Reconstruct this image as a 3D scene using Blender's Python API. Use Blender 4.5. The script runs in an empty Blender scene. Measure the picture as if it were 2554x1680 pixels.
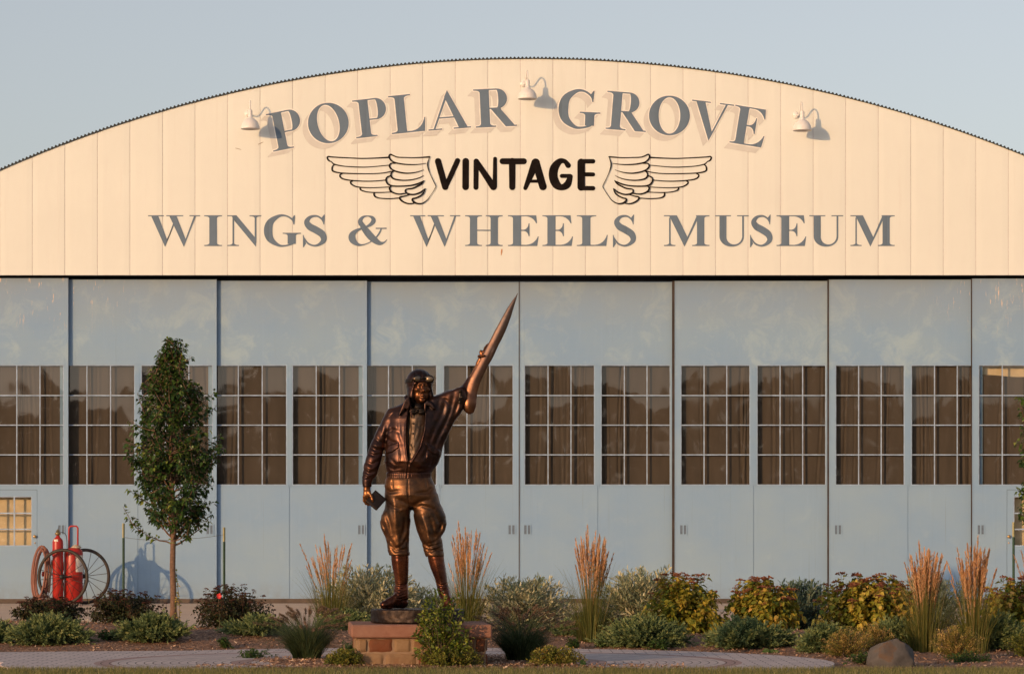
import bpy, math, random
import numpy as np
from mathutils.geometry import tessellate_polygon
from mathutils import Vector
random.seed(7)
R = math.radians
scene = bpy.context.scene
col = scene.collection

# ------------------------------------------------------------------ camera
F = 7860.0            # focal length in photo pixels (photo 2554 wide)
HZ = 1345.0           # photo row of the horizon
CAMH = 1.214
cam_data = bpy.data.cameras.new('camera')
cam = bpy.data.objects.new('camera', cam_data)
col.objects.link(cam)
cam.location = (0, 0, CAMH)
cam.rotation_euler = (R(90), 0, 0)
cam_data.sensor_width = 36.0
cam_data.sensor_fit = 'HORIZONTAL'
cam_data.lens = F / 2554 * 36
cam_data.shift_y = (HZ - 840) / 2554
cam_data.clip_end = 3000
scene.camera = cam
scene.render.resolution_x = 1024
scene.render.resolution_y = 673

# ------------------------------------------------------------------ light
SUN_AZ, SUN_EL = 38.0, 8.9          # degrees: sun stands behind and left of the camera
world = bpy.data.worlds.new("World")
scene.world = world
world.use_nodes = True
nt = world.node_tree
bg = nt.nodes['Background']
sky = nt.nodes.new('ShaderNodeTexSky')
sky.sky_type = 'NISHITA'
sky.sun_disc = False
sky.sun_elevation = R(SUN_EL)
sky.sun_rotation = R(180 + SUN_AZ)
sky.altitude = 100
sky.air_density = 1.0
sky.dust_density = 1.2
sky.ozone_density = 1.6
hs = nt.nodes.new('ShaderNodeHueSaturation')     # thin evening haze: a paler, greyer sky
hs.inputs['Saturation'].default_value = 0.45
hs.inputs['Value'].default_value = 1.02
nt.links.new(sky.outputs[0], hs.inputs['Color'])
tn = nt.nodes.new('ShaderNodeMix'); tn.data_type = 'RGBA'; tn.blend_type = 'MULTIPLY'; tn.inputs[0].default_value = 1.0
tn.inputs[7].default_value = (1.035, 0.99, 1.01, 1)
nt.links.new(hs.outputs[0], tn.inputs[6])
nt.links.new(tn.outputs[2], bg.inputs[0])
bg.inputs[1].default_value = 0.15
sd = bpy.data.lights.new('sun', 'SUN')
sd.energy = 2.8
sd.angle = R(0.55)
sd.color = (1.0, 0.575, 0.25)
sun = bpy.data.objects.new('sun', sd)
col.objects.link(sun)
dvec = Vector((math.sin(R(SUN_AZ)) * math.cos(R(SUN_EL)), math.cos(R(SUN_AZ)) * math.cos(R(SUN_EL)), -math.sin(R(SUN_EL))))
sun.rotation_euler = dvec.to_track_quat('-Z', 'Y').to_euler()
sun.location = (-30, -20, 20)
scene.view_settings.view_transform = 'Standard'
scene.view_settings.look = 'None'
scene.view_settings.gamma = 1
scene.view_settings.exposure = 0.0

# ------------------------------------------------------------------ helpers
def PX(px, Y): return (px - 1277.0) * Y / F
def PZ(py, Y): return CAMH + (HZ - py) * Y / F
def at(px, py, Y): return (PX(px, Y), Y, PZ(py, Y))

def tag(o, label=None, cat=None, group=None, kind=None):
    if label: o['label'] = label
    if cat: o['category'] = cat
    if group: o['group'] = group
    if kind: o['kind'] = kind
    return o

def empty(name, loc, label=None, cat=None, group=None):
    e = bpy.data.objects.new(name, None)
    e.location = loc
    e.empty_display_size = 0.1
    col.objects.link(e)
    return tag(e, label, cat, group)

def world_loc(o):
    l = Vector((0, 0, 0))
    while o is not None:
        l = l + o.location
        o = o.parent
    return l

def smooth_mesh(me, on=True):
    me.polygons.foreach_set('use_smooth', [on] * len(me.polygons))

def mesh_obj(name, verts, faces, mat, parent=None, smooth=False, attr=None, mats=None, fmat=None):
    """verts in world coordinates; the parent's location is taken off"""
    v = np.asarray(verts, dtype=np.float64).reshape(-1, 3)
    if parent is not None:
        v = v - np.array(world_loc(parent))
    me = bpy.data.meshes.new(name)
    f = faces
    if isinstance(f, np.ndarray):
        n = f.shape[1]
        me.vertices.add(len(v)); me.vertices.foreach_set('co', v.astype(np.float32).ravel())
        me.loops.add(f.size); me.loops.foreach_set('vertex_index', f.astype(np.int32).ravel())
        me.polygons.add(len(f))
        me.polygons.foreach_set('loop_start', np.arange(0, f.size, n, dtype=np.int32))
        me.update(calc_edges=True)
    else:
        me.from_pydata([tuple(p) for p in v], [], f)
        me.update()
    if attr is not None:
        a = me.attributes.new('tint', 'FLOAT', 'POINT')
        a.data.foreach_set('value', np.asarray(attr, dtype=np.float32))
    if mats:
        for m in mats: me.materials.append(m)
        if fmat is not None: me.polygons.foreach_set('material_index', np.asarray(fmat, dtype=np.int32))
    elif mat: me.materials.append(mat)
    if smooth: smooth_mesh(me)
    me.validate()
    o = bpy.data.objects.new(name, me)
    col.objects.link(o)
    if parent is not None: o.parent = parent
    return o

class MB:
    """collects shapes that become ONE mesh"""
    def __init__(s): s.v = []; s.f = []; s.t = []; s.cur = 0.5
    def add(s, vs, fs, t=None):
        n = len(s.v)
        s.v += [tuple(p) for p in vs]
        s.f += [tuple(i + n for i in f) for f in fs]
        s.t += [s.cur if t is None else t] * len(vs)
        return s
    def box(s, x0, x1, y0, y1, z0, z1, b=0.0, t=None):
        if b <= 0:
            vs = [(x0,y0,z0),(x1,y0,z0),(x1,y1,z0),(x0,y1,z0),(x0,y0,z1),(x1,y0,z1),(x1,y1,z1),(x0,y1,z1)]
            fs = [(0,3,2,1),(4,5,6,7),(0,1,5,4),(1,2,6,5),(2,3,7,6),(3,0,4,7)]
            return s.add(vs, fs, t)
        X = (x0, x1); Y = (y0, y1); Z = (z0, z1)
        vs = []; idx = {}
        for i in (0,1):
            for j in (0,1):
                for k in (0,1):
                    sx, sy, sz = (b if i == 0 else -b), (b if j == 0 else -b), (b if k == 0 else -b)
                    for a, p in enumerate([(X[i], Y[j]+sy, Z[k]+sz), (X[i]+sx, Y[j], Z[k]+sz), (X[i]+sx, Y[j]+sy, Z[k])]):
                        idx[(i,j,k,a)] = len(vs); vs.append(p)
        fs = []
        I = lambda i,j,k,a: idx[(i,j,k,a)]
        for i in (0,1):
            q = [I(i,0,0,0), I(i,1,0,0), I(i,1,1,0), I(i,0,1,0)]; fs.append(tuple(q if i == 1 else q[::-1]))
            q = [I(0,i,0,1), I(1,i,0,1), I(1,i,1,1), I(0,i,1,1)]; fs.append(tuple(q if i == 0 else q[::-1]))
            q = [I(0,0,i,2), I(1,0,i,2), I(1,1,i,2), I(0,1,i,2)]; fs.append(tuple(q if i == 1 else q[::-1]))
        for j in (0,1):
            for k in (0,1):
                q = [I(0,j,k,1), I(1,j,k,1), I(1,j,k,2), I(0,j,k,2)]; fs.append(tuple(q if (j+k) % 2 == 1 else q[::-1]))
                q = [I(j,0,k,0), I(j,1,k,0), I(j,1,k,2), I(j,0,k,2)]; fs.append(tuple(q if (j+k) % 2 == 0 else q[::-1]))
                q = [I(j,k,0,0), I(j,k,1,0), I(j,k,1,1), I(j,k,0,1)]; fs.append(tuple(q if (j+k) % 2 == 1 else q[::-1]))
        for i in (0,1):
            for j in (0,1):
                for k in (0,1):
                    q = (I(i,j,k,0), I(i,j,k,1), I(i,j,k,2)); fs.append(q if (i+j+k) % 2 == 0 else q[::-1])
        return s.add(vs, fs, t)
    def tube(s, pts, rad, n=8, cap=True, t=None):
        pts = [Vector(p) for p in pts]
        m = len(pts)
        rs = rad if isinstance(rad, (list, tuple)) else [rad] * m
        vs = []; prev = None
        for i, p in enumerate(pts):
            d = (pts[min(i+1, m-1)] - pts[max(i-1, 0)])
            if d.length < 1e-9: d = Vector((0,0,1))
            d.normalize()
            if prev is None:
                a = Vector((0,0,1)) if abs(d.z) < 0.9 else Vector((1,0,0))
                u = d.cross(a).normalized()
            else:
                u = (prev - d * prev.dot(d)).normalized()
            prev = u
            w = d.cross(u)
            for k in range(n):
                an = 2*math.pi*k/n
                vs.append(p + (u*math.cos(an) + w*math.sin(an)) * rs[i])
        fs = []
        for i in range(m-1):
            for k in range(n):
                a = i*n+k; b = i*n+(k+1) % n
                fs.append((a, b, b+n, a+n))
        if cap:
            fs.append(tuple(range(n))[::-1]); fs.append(tuple((m-1)*n+k for k in range(n)))
        return s.add(vs, fs, t)
    def lathe(s, c, prof, n=24, t=None, axis='z'):
        """prof: list of (radius, height) turned about a vertical axis through c"""
        vs = []
        for r, h in prof:
            for k in range(n):
                an = 2*math.pi*k/n
                if axis == 'z': vs.append((c[0]+r*math.cos(an), c[1]+r*math.sin(an), c[2]+h))
                else: vs.append((c[0]+r*math.cos(an), c[1]+h, c[2]+r*math.sin(an)))
        fs = []
        for i in range(len(prof)-1):
            for k in range(n):
                a = i*n+k; b = i*n+(k+1) % n
                fs.append((a, b, b+n, a+n) if axis == 'z' else (a, a+n, b+n, b))
        fs.append(tuple(range(n))[::-1] if axis == 'z' else tuple(range(n)))
        L = (len(prof)-1)*n
        fs.append(tuple(L+k for k in range(n)) if axis == 'z' else tuple(L+k for k in range(n))[::-1])
        return s.add(vs, fs, t)
    def build(s, name, mat, parent=None, smooth=False):
        o = mesh_obj(name, s.v, s.f, mat, parent, smooth, attr=s.t)
        return o

def auto_smooth(o, ang=35):
    me = o.data
    smooth_mesh(me)
    try: me.set_sharp_from_angle(angle=R(ang))
    except Exception: pass
    return o

def copy_tree(o, parent=None):
    c = o.copy(); col.objects.link(c)
    if parent is not None: c.parent = parent
    for ch in [x for x in col.objects if x.parent == o]:
        copy_tree(ch, c)
    return c

# ------------------------------------------------------------------ materials
class NT:
    def __init__(s, name):
        s.m = bpy.data.materials.new(name); s.m.use_nodes = True
        s.t = s.m.node_tree; s.n = s.t.nodes; s.l = s.t.links
        s.b = s.n['Principled BSDF']; s.out = s.n['Material Output']
        s.tc = s.n.new('ShaderNodeTexCoord')
    def new(s, typ, **kw):
        n = s.n.new(typ)
        for k, v in kw.items(): setattr(n, k, v)
        return n
    def link(s, a, b): s.l.new(a, b)
    def val(s, x, sock):
        if isinstance(x, (int, float)): sock.default_value = x
        elif isinstance(x, tuple): sock.default_value = x if len(x) == len(sock.default_value) else tuple(x) + (1.0,)
        else: s.link(x, sock)
    def math(s, op, a, b=0.0, c=None, clamp=False):
        n = s.new('ShaderNodeMath', operation=op); n.use_clamp = clamp
        s.val(a, n.inputs[0]); s.val(b, n.inputs[1])
        if c is not None: s.val(c, n.inputs[2])
        return n.outputs[0]
    def mapping(s, scale=(1,1,1), loc=(0,0,0), rot=(0,0,0), src='Object'):
        mp = s.new('ShaderNodeMapping')
        s.link(s.tc.outputs[src], mp.inputs[0])
        mp.inputs['Scale'].default_value = scale; mp.inputs['Location'].default_value = loc
        mp.inputs['Rotation'].default_value = rot
        return mp.outputs[0]
    def noise(s, scale, detail=4, rough=0.55, vec=None, dist=0.0):
        n = s.new('ShaderNodeTexNoise'); n.inputs['Scale'].default_value = scale
        n.inputs['Detail'].default_value = detail; n.inputs['Roughness'].default_value = rough
        n.inputs['Distortion'].default_value = dist
        s.link(vec if vec is not None else s.tc.outputs['Object'], n.inputs['Vector'])
        return n.outputs['Fac']
    def ramp(s, fac, stops, interp='LINEAR'):
        n = s.new('ShaderNodeValToRGB'); n.color_ramp.interpolation = interp
        e = n.color_ramp.elements
        while len(e) > 1: e.remove(e[-1])
        e[0].position = stops[0][0]; e[0].color = tuple(stops[0][1]) + (1,)
        for p, c in stops[1:]:
            x = e.new(p); x.color = tuple(c) + (1,)
        s.link(fac, n.inputs[0])
        return n.outputs[0]
    def rng(s, x, a, b, c=0.0, d=1.0):
        n = s.new('ShaderNodeMapRange'); n.clamp = True
        s.val(x, n.inputs[0])
        for i, q in enumerate((a, b, c, d)): n.inputs[i+1].default_value = q
        return n.outputs[0]
    def mix(s, fac, a, b, blend='MIX'):
        n = s.new('ShaderNodeMix', data_type='RGBA', blend_type=blend)
        s.val(fac, n.inputs[0]); s.val(a, n.inputs[6]); s.val(b, n.inputs[7])
        return n.outputs[2]
    def xyz(s, vec=None):
        n = s.new('ShaderNodeSeparateXYZ'); s.link(vec if vec is not None else s.tc.outputs['Object'], n.inputs[0])
        return n.outputs
    def attr(s, name='tint'):
        n = s.new('ShaderNodeAttribute'); n.attribute_name = name
        return n.outputs['Fac']
    def bump(s, h, strength=0.3, dist=0.01, prev=None):
        n = s.new('ShaderNodeBump'); n.inputs['Strength'].default_value = strength; n.inputs['Distance'].default_value = dist
        s.link(h, n.inputs['Height'])
        if prev is not None: s.link(prev, n.inputs['Normal'])
        s.link(n.outputs[0], s.b.inputs['Normal'])
        return n.outputs[0]
    def set(s, color=None, rough=None, metal=None, spec=None):
        if color is not None: s.val(color, s.b.inputs['Base Color'])
        if rough is not None: s.val(rough, s.b.inputs['Roughness'])
        if metal is not None: s.b.inputs['Metallic'].default_value = metal
        if spec is not None: s.b.inputs['Specular IOR Level'].default_value = spec
        return s

def plain(name, c, rough=0.6, metal=0.0, vary=0.15, scale=20.0, bump=0.0, spec=0.5):
    s = NT(name)
    n = s.noise(scale, 5)
    c0 = tuple(x*(1-vary) for x in c); c1 = tuple(min(1, x*(1+vary)) for x in c)
    s.set(s.ramp(n, [(0.3, c0), (0.7, c1)]), rough, metal, spec)
    if bump: s.bump(s.noise(scale*4, 4), bump, 0.004)
    return s.m

def leafmat(name, stops, rough=0.55, trans=0.25, spec=0.3):
    """colour by the per-leaf 'tint' value, with light passing through"""
    s = NT(name)
    c = s.ramp(s.attr(), stops)
    s.set(c, rough, 0, spec)
    tr = s.new('ShaderNodeBsdfTranslucent'); s.link(c, tr.inputs[0])
    mx = s.new('ShaderNodeMixShader'); mx.inputs[0].default_value = trans
    s.link(s.b.outputs[0], mx.inputs[1]); s.link(tr.outputs[0], mx.inputs[2]); s.link(mx.outputs[0], s.out.inputs[0])
    return s.m
# ------------------------------------------------------------------ hangar
Y0 = 60.0
def bX(px, Y=60.0): return PX(px, Y)
def bZ(py, Y=60.0): return PZ(py, Y)

def paint_mat():
    s = NT('grey_blue_door_paint')
    big = s.noise(0.75, 6, 0.62, s.mapping((1, 1, 1.3)))
    blot = s.noise(1.9, 8, 0.66, s.mapping((1, 1, 0.9), loc=(4, 2, 7)), dist=0.5)
    fine = s.noise(60, 3, 0.6)
    stv = s.mapping((16, 16, 0.7), loc=(1, 0, 3))
    streak = s.noise(1.0, 5, 0.7, stv)
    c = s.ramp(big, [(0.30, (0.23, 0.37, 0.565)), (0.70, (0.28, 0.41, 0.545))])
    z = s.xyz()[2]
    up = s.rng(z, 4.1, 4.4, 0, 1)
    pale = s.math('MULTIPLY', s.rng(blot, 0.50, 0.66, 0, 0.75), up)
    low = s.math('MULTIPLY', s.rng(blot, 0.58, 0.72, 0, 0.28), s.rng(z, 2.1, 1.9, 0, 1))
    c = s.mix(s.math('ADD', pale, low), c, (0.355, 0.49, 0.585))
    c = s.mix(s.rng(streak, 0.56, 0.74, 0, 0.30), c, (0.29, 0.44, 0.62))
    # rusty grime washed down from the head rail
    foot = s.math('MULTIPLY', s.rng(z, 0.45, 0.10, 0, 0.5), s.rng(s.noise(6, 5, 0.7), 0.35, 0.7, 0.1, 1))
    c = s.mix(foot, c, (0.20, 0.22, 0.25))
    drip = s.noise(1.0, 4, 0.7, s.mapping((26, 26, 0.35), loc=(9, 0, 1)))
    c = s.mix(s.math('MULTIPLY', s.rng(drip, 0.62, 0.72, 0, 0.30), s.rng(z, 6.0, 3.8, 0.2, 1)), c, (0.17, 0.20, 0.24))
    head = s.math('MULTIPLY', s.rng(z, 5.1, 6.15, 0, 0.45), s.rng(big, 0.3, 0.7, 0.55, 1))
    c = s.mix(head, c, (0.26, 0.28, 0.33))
    # peeled flecks, only near the outer ends of the door line
    x = s.xyz()[0]
    ax = s.math('ABSOLUTE', s.math('ADD', x, 0.0))
    zone = s.math('MULTIPLY', s.rng(ax, 7.4, 8.6, 0, 1), s.rng(z, 5.1, 5.9, 0, 1))
    fl = s.noise(1.0, 6, 0.75, s.mapping((22, 22, 3.0), loc=(3, 1, 0)))
    c = s.mix(s.math('MULTIPLY', zone, s.rng(fl, 0.60, 0.66, 0, 1)), c, (0.80, 0.62, 0.45))
    c = s.mix(s.rng(fine, 0.55, 0.9, 0, 0.12), c, (0.22, 0.27, 0.32))
    s.set(c, s.rng(big, 0.3, 0.7, 0.55, 0.7), 0, 0.3)
    s.bump(s.noise(3.0, 5), 0.12, 0.02)
    return s.m
M = {}
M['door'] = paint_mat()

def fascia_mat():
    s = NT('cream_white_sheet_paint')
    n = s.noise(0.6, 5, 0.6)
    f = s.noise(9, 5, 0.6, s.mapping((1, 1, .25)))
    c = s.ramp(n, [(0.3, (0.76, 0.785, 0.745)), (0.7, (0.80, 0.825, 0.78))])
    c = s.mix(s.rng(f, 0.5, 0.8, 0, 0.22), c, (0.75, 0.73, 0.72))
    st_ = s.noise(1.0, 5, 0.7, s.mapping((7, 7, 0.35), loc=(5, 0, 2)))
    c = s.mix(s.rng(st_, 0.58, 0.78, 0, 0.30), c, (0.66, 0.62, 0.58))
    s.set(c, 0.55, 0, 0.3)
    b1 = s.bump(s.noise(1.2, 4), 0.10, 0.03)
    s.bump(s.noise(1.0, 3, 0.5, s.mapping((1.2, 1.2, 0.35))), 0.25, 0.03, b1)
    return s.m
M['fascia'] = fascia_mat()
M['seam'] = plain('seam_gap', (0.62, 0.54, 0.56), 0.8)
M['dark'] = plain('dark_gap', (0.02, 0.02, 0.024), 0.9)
M['roof'] = plain('shaded_roof_edge', (0.022, 0.026, 0.026), 0.7, 0.0)  # near-black: shade of the hollow corrugation ends put into the colour
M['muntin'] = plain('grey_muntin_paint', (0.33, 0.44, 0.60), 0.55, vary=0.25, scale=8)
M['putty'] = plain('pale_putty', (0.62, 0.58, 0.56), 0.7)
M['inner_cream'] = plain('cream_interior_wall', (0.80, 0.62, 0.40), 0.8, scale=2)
M['base_bar'] = plain('dark_brown_base_bar', (0.10, 0.075, 0.06), 0.8, vary=0.3, scale=5)
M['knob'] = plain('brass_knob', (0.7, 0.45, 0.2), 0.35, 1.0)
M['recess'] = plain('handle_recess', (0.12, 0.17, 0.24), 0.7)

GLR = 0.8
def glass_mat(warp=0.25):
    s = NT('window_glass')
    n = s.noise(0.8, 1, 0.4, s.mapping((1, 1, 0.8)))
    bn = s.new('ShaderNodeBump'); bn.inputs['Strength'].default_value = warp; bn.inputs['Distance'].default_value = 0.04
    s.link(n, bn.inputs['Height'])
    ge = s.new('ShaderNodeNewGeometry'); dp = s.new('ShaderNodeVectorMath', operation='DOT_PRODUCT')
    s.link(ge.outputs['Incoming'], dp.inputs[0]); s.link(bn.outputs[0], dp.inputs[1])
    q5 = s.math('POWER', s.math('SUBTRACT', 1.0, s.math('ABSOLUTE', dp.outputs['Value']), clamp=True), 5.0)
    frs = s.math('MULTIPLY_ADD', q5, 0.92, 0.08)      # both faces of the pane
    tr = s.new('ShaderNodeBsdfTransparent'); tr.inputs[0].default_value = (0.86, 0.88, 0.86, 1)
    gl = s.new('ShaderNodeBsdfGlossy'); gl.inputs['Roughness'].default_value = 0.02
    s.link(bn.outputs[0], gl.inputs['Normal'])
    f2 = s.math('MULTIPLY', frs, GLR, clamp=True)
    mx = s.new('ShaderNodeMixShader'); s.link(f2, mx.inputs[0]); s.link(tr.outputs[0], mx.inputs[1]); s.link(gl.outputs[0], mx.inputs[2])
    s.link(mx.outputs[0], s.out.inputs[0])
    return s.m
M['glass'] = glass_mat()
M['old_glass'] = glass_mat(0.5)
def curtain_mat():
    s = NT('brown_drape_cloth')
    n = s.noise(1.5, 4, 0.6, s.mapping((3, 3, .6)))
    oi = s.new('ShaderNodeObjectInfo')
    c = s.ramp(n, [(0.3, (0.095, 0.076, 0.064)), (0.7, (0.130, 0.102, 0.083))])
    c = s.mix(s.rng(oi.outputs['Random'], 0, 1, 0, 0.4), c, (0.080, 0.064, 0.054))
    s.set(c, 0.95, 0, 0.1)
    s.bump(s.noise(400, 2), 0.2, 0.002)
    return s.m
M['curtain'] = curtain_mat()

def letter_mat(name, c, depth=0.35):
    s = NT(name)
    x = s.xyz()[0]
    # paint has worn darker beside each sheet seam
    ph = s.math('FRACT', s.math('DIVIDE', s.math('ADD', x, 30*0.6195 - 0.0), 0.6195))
    near = s.rng(ph, 0.80, 0.99, 0, depth)
    n = s.noise(5, 5, 0.6)
    cc = s.ramp(n, [(0.3, tuple(v*0.94 for v in c)), (0.7, tuple(v*1.05 for v in c))])
    cc = s.mix(near, cc, tuple(v*0.62 for v in c))
    s.set(cc, 0.6, 0, 0.25)
    return s.m

hangar = empty('hangar', (bX(1320), Y0, 0), 'wide hangar with curved cream gable, painted lettering and grey-blue sliding doors', 'hangar')

# arc of the gable
RAD = 3273 * 60 / F
CX = bX(1320); CZ = bZ(147) - RAD
XL, XR = bX(-520), bX(3160)
ZB = bZ(686)
SP = 81.15 * 60 / F
x0s = bX(80.5)          # a sheet seam measured in the photo
def arc_z(x): return CZ + math.sqrt(max(RAD*RAD - (x-CX)**2, 0))
mb = MB()
k0 = int(math.floor((XL - x0s)/SP)); k1 = int(math.ceil((XR - x0s)/SP))
G = 0.0042
for k in range(k0, k1):
    a = max(x0s + k*SP, XL); b = min(x0s + (k+1)*SP, XR)
    a2, b2 = a + G, b - G
    n = 6
    xs = [a2 + (b2-a2)*i/n for i in range(n+1)]
    top = [(x, Y0, arc_z(x)) for x in xs]
    rnd = random.uniform(-0.002, 0.002)
    vs = [(x, Y0 + rnd + (0.004 if i in (0, n) else 0), ZB) for i, x in enumerate(xs)] + [(x, Y0 + rnd + (0.004 if i in (0, n) else 0), z) for i, (x, _, z) in enumerate(top)]
    fs = [(i, i+1, n+1+i+1, n+1+i) for i in range(n)]
    # returned edges
    vs += [(a2, Y0+0.03, ZB), (a2, Y0+0.03, top[0][2]), (b2, Y0+0.03, ZB), (b2, Y0+0.03, top[-1][2])]
    m = 2*(n+1)
    fs += [(m, 0, n+1, m+1), (n, m+2, m+3, 2*n+1)]
    # bottom return under the sheet
    vs += [(a2, Y0+0.05, ZB), (b2, Y0+0.05, ZB)]
    fs += [(0, m+4, m+5, n)]
    mb.add(vs, fs)
gable = mb.build('gable_wall', M['fascia'], hangar)
mb = MB()
n = 120
xs = [XL + (XR-XL)*i/n for i in range(n+1)]
vs = [(x, Y0+0.012, ZB+0.01) for x in xs] + [(x, Y0+0.012, arc_z(x)-0.005) for x in xs]
mb.add(vs, [(i, i+1, n+2+i, n+1+i) for i in range(n)])
sm = mb.build('sheet_seams', M['seam'], gable)
# roof: corrugated shell running back
mb = MB()
per = 9.75*60/F / RAD
a0 = math.asin((XL-CX)/RAD); a1 = math.asin((XR-CX)/RAD)
n = int((a1-a0)/per*6)
amp = 0.017
outer, inner = [], []
for i in range(n+1):
    t = a0 + (a1-a0)*i/n
    r = RAD + 0.006 + amp*(1+math.sin(2*math.pi*t/per))
    outer.append((CX + r*math.sin(t), CZ + r*math.cos(t)))
    inner.append((CX + (RAD-0.002)*math.sin(t), CZ + (RAD-0.002)*math.cos(t)))
vs = [(x, Y0-0.035, z) for x, z in outer] + [(x, Y0+24, z) for x, z in outer] + [(x, Y0-0.035, z) for x, z in inner] + [(x, Y0+0.02, z-0.004) for x, z in inner]
N1 = n+1
fs = []
for i in range(n):
    fs.append((i, i+1, N1+i+1, N1+i)); fs.append((i, 2*N1+i, 2*N1+i+1, i+1)); fs.append((2*N1+i, 3*N1+i, 3*N1+i+1, 2*N1+i+1))
mb.add(vs, fs)
mb.build('roof', M['roof'], hangar)
# header void over the doors, its shade put into near-black boxes
mb = MB()
mb.box(XL, XR, Y0+0.56, Y0+0.60, ZB-0.40, ZB+0.012)
mb.box(XL, XR, Y0+0.03, Y0+0.56, ZB+0.012, ZB+0.03)
mb.build('door_header', M['dark'], hangar)

# sliding door leaves
LEAF = [  # x left, x right, set-back, windows [(x0,x1)], handle centre px, curtain top drop
    (-215, 170, 0.21, [(-205, -32), (-18, 159)], 153),
    (150, 540, 0.30, [(156, 336), (352, 531)], 523),
    (520, 915, 0.39, [(533, 715), (729, 906)], 901),
    (895, 1293.4, 0.48, [(908, 1089), (1106, 1280)], 1276),
    (1296.6, 1690, 0.48, [(1308, 1483), (1499, 1672)], 1315),
    (1683, 2075, 0.39, [(1698, 1871), (1888, 2060)], 1704),
    (2068, 2450, 0.30, [(2084, 2256), (2273, 2446)], 2090),
    (2425, 2830, 0.21, [(2441, 2617), (2633, 2812)], 2446),
]
WT, WB = 910, 1209
def grid_glass(x0, x1, z0, z1, cols, rows, Yf, parent, fw=0.012, mw=0.019, recess=0.02, gm=None):
    """steel window: frame and bars one mesh, glass another; returns the window part"""
    mb = MB()
    y0, y1 = Yf+0.004, Yf+0.045
    mb.box(x0, x0+fw, y0, y1, z0, z1); mb.box(x1-fw, x1, y0, y1, z0, z1)
    mb.box(x0+fw, x1-fw, y0, y1, z0, z0+fw); mb.box(x0+fw, x1-fw, y0, y1, z1-fw, z1)
    xs = [x0+fw+(x1-x0-2*fw)*i/cols for i in range(1, cols)]
    zs = [z0+fw+(z1-z0-2*fw)*i/rows for i in range(1, rows)]
    for x in xs: mb.box(x-mw/2, x+mw/2, y0+0.006, y1-0.004, z0+fw, z1-fw)
    for z in zs: mb.box(x0+fw, x1-fw, y0+0.010, y1-0.008, z-mw/2, z+mw/2)
    w = mb.build('window_frame', M['muntin'], parent)
    # glass: one slightly crooked sheet per pane, all one mesh
    mb = MB()
    xe = [x0+fw] + xs + [x1-fw]; ze = [z0+fw] + zs + [z1-fw]
    for i in range(cols):
        for j in range(rows):
            tx, tz = random.gauss(0, 0.0010), random.gauss(0, 0.0010)
            yy = Yf+0.024
            w2, h2 = (xe[i+1]-xe[i])/2, (ze[j+1]-ze[j])/2
            vs = []
            for a in range(5):
                for b in range(5):
                    u, v = a/2-1, b/2-1
                    bow = 0.0006*(1-u*u)*(1-v*v)
                    vs.append((xe[i]+w2*(u+1), yy+tx*u+tz*v-bow, ze[j]+h2*(v+1)))
            mb.add(vs, [(a*5+b, (a+1)*5+b, (a+1)*5+b+1, a*5+b+1) for a in range(4) for b in range(4)])
    g = mb.build('window_glass', gm or M['glass'], parent, smooth=True)
    return w, g

def curtain(x0, x1, z0, z1, Yf, parent, seed):
    rr = random.Random(seed)
    nx, nz = 90, 24
    folds = [(rr.uniform(x0, x1), rr.uniform(0.010, 0.030), rr.uniform(0.006, 0.024), rr.uniform(-0.10, 0.10), rr.uniform(-0.04, 0.04)) for _ in range(rr.randint(4, 7))]
    vs = []
    ph = rr.uniform(0, 6)
    for j in range(nz+1):
        v = j/nz
        for i in range(nx+1):
            x = x0 + (x1-x0)*i/nx
            y = 0.006*math.sin(x*(5+3*math.sin(ph))+ph+0.8*math.sin(v*3+ph)) + 0.0025*math.sin(x*23+ph*2+2*v)*math.sin(x*3+ph)
            for fx, w, a, sl, cv in folds:
                d = x - (fx + sl*v + cv*math.sin(v*3.1))
                y += a*1.5*(math.exp(-(d/w)**2) - 0.8*math.exp(-((d-w*1.3)/w)**2))
            vs.append((x, Yf+0.13+y, z0+(z1-z0)*v + (0.02*math.sin(x*5+ph) if j == nz else 0)))
    fs = [(j*(nx+1)+i, j*(nx+1)+i+1, (j+1)*(nx+1)+i+1, (j+1)*(nx+1)+i) for j in range(nz) for i in range(nx)]
    return mesh_obj('curtain', vs, fs, M['curtain'], parent, True)

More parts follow.
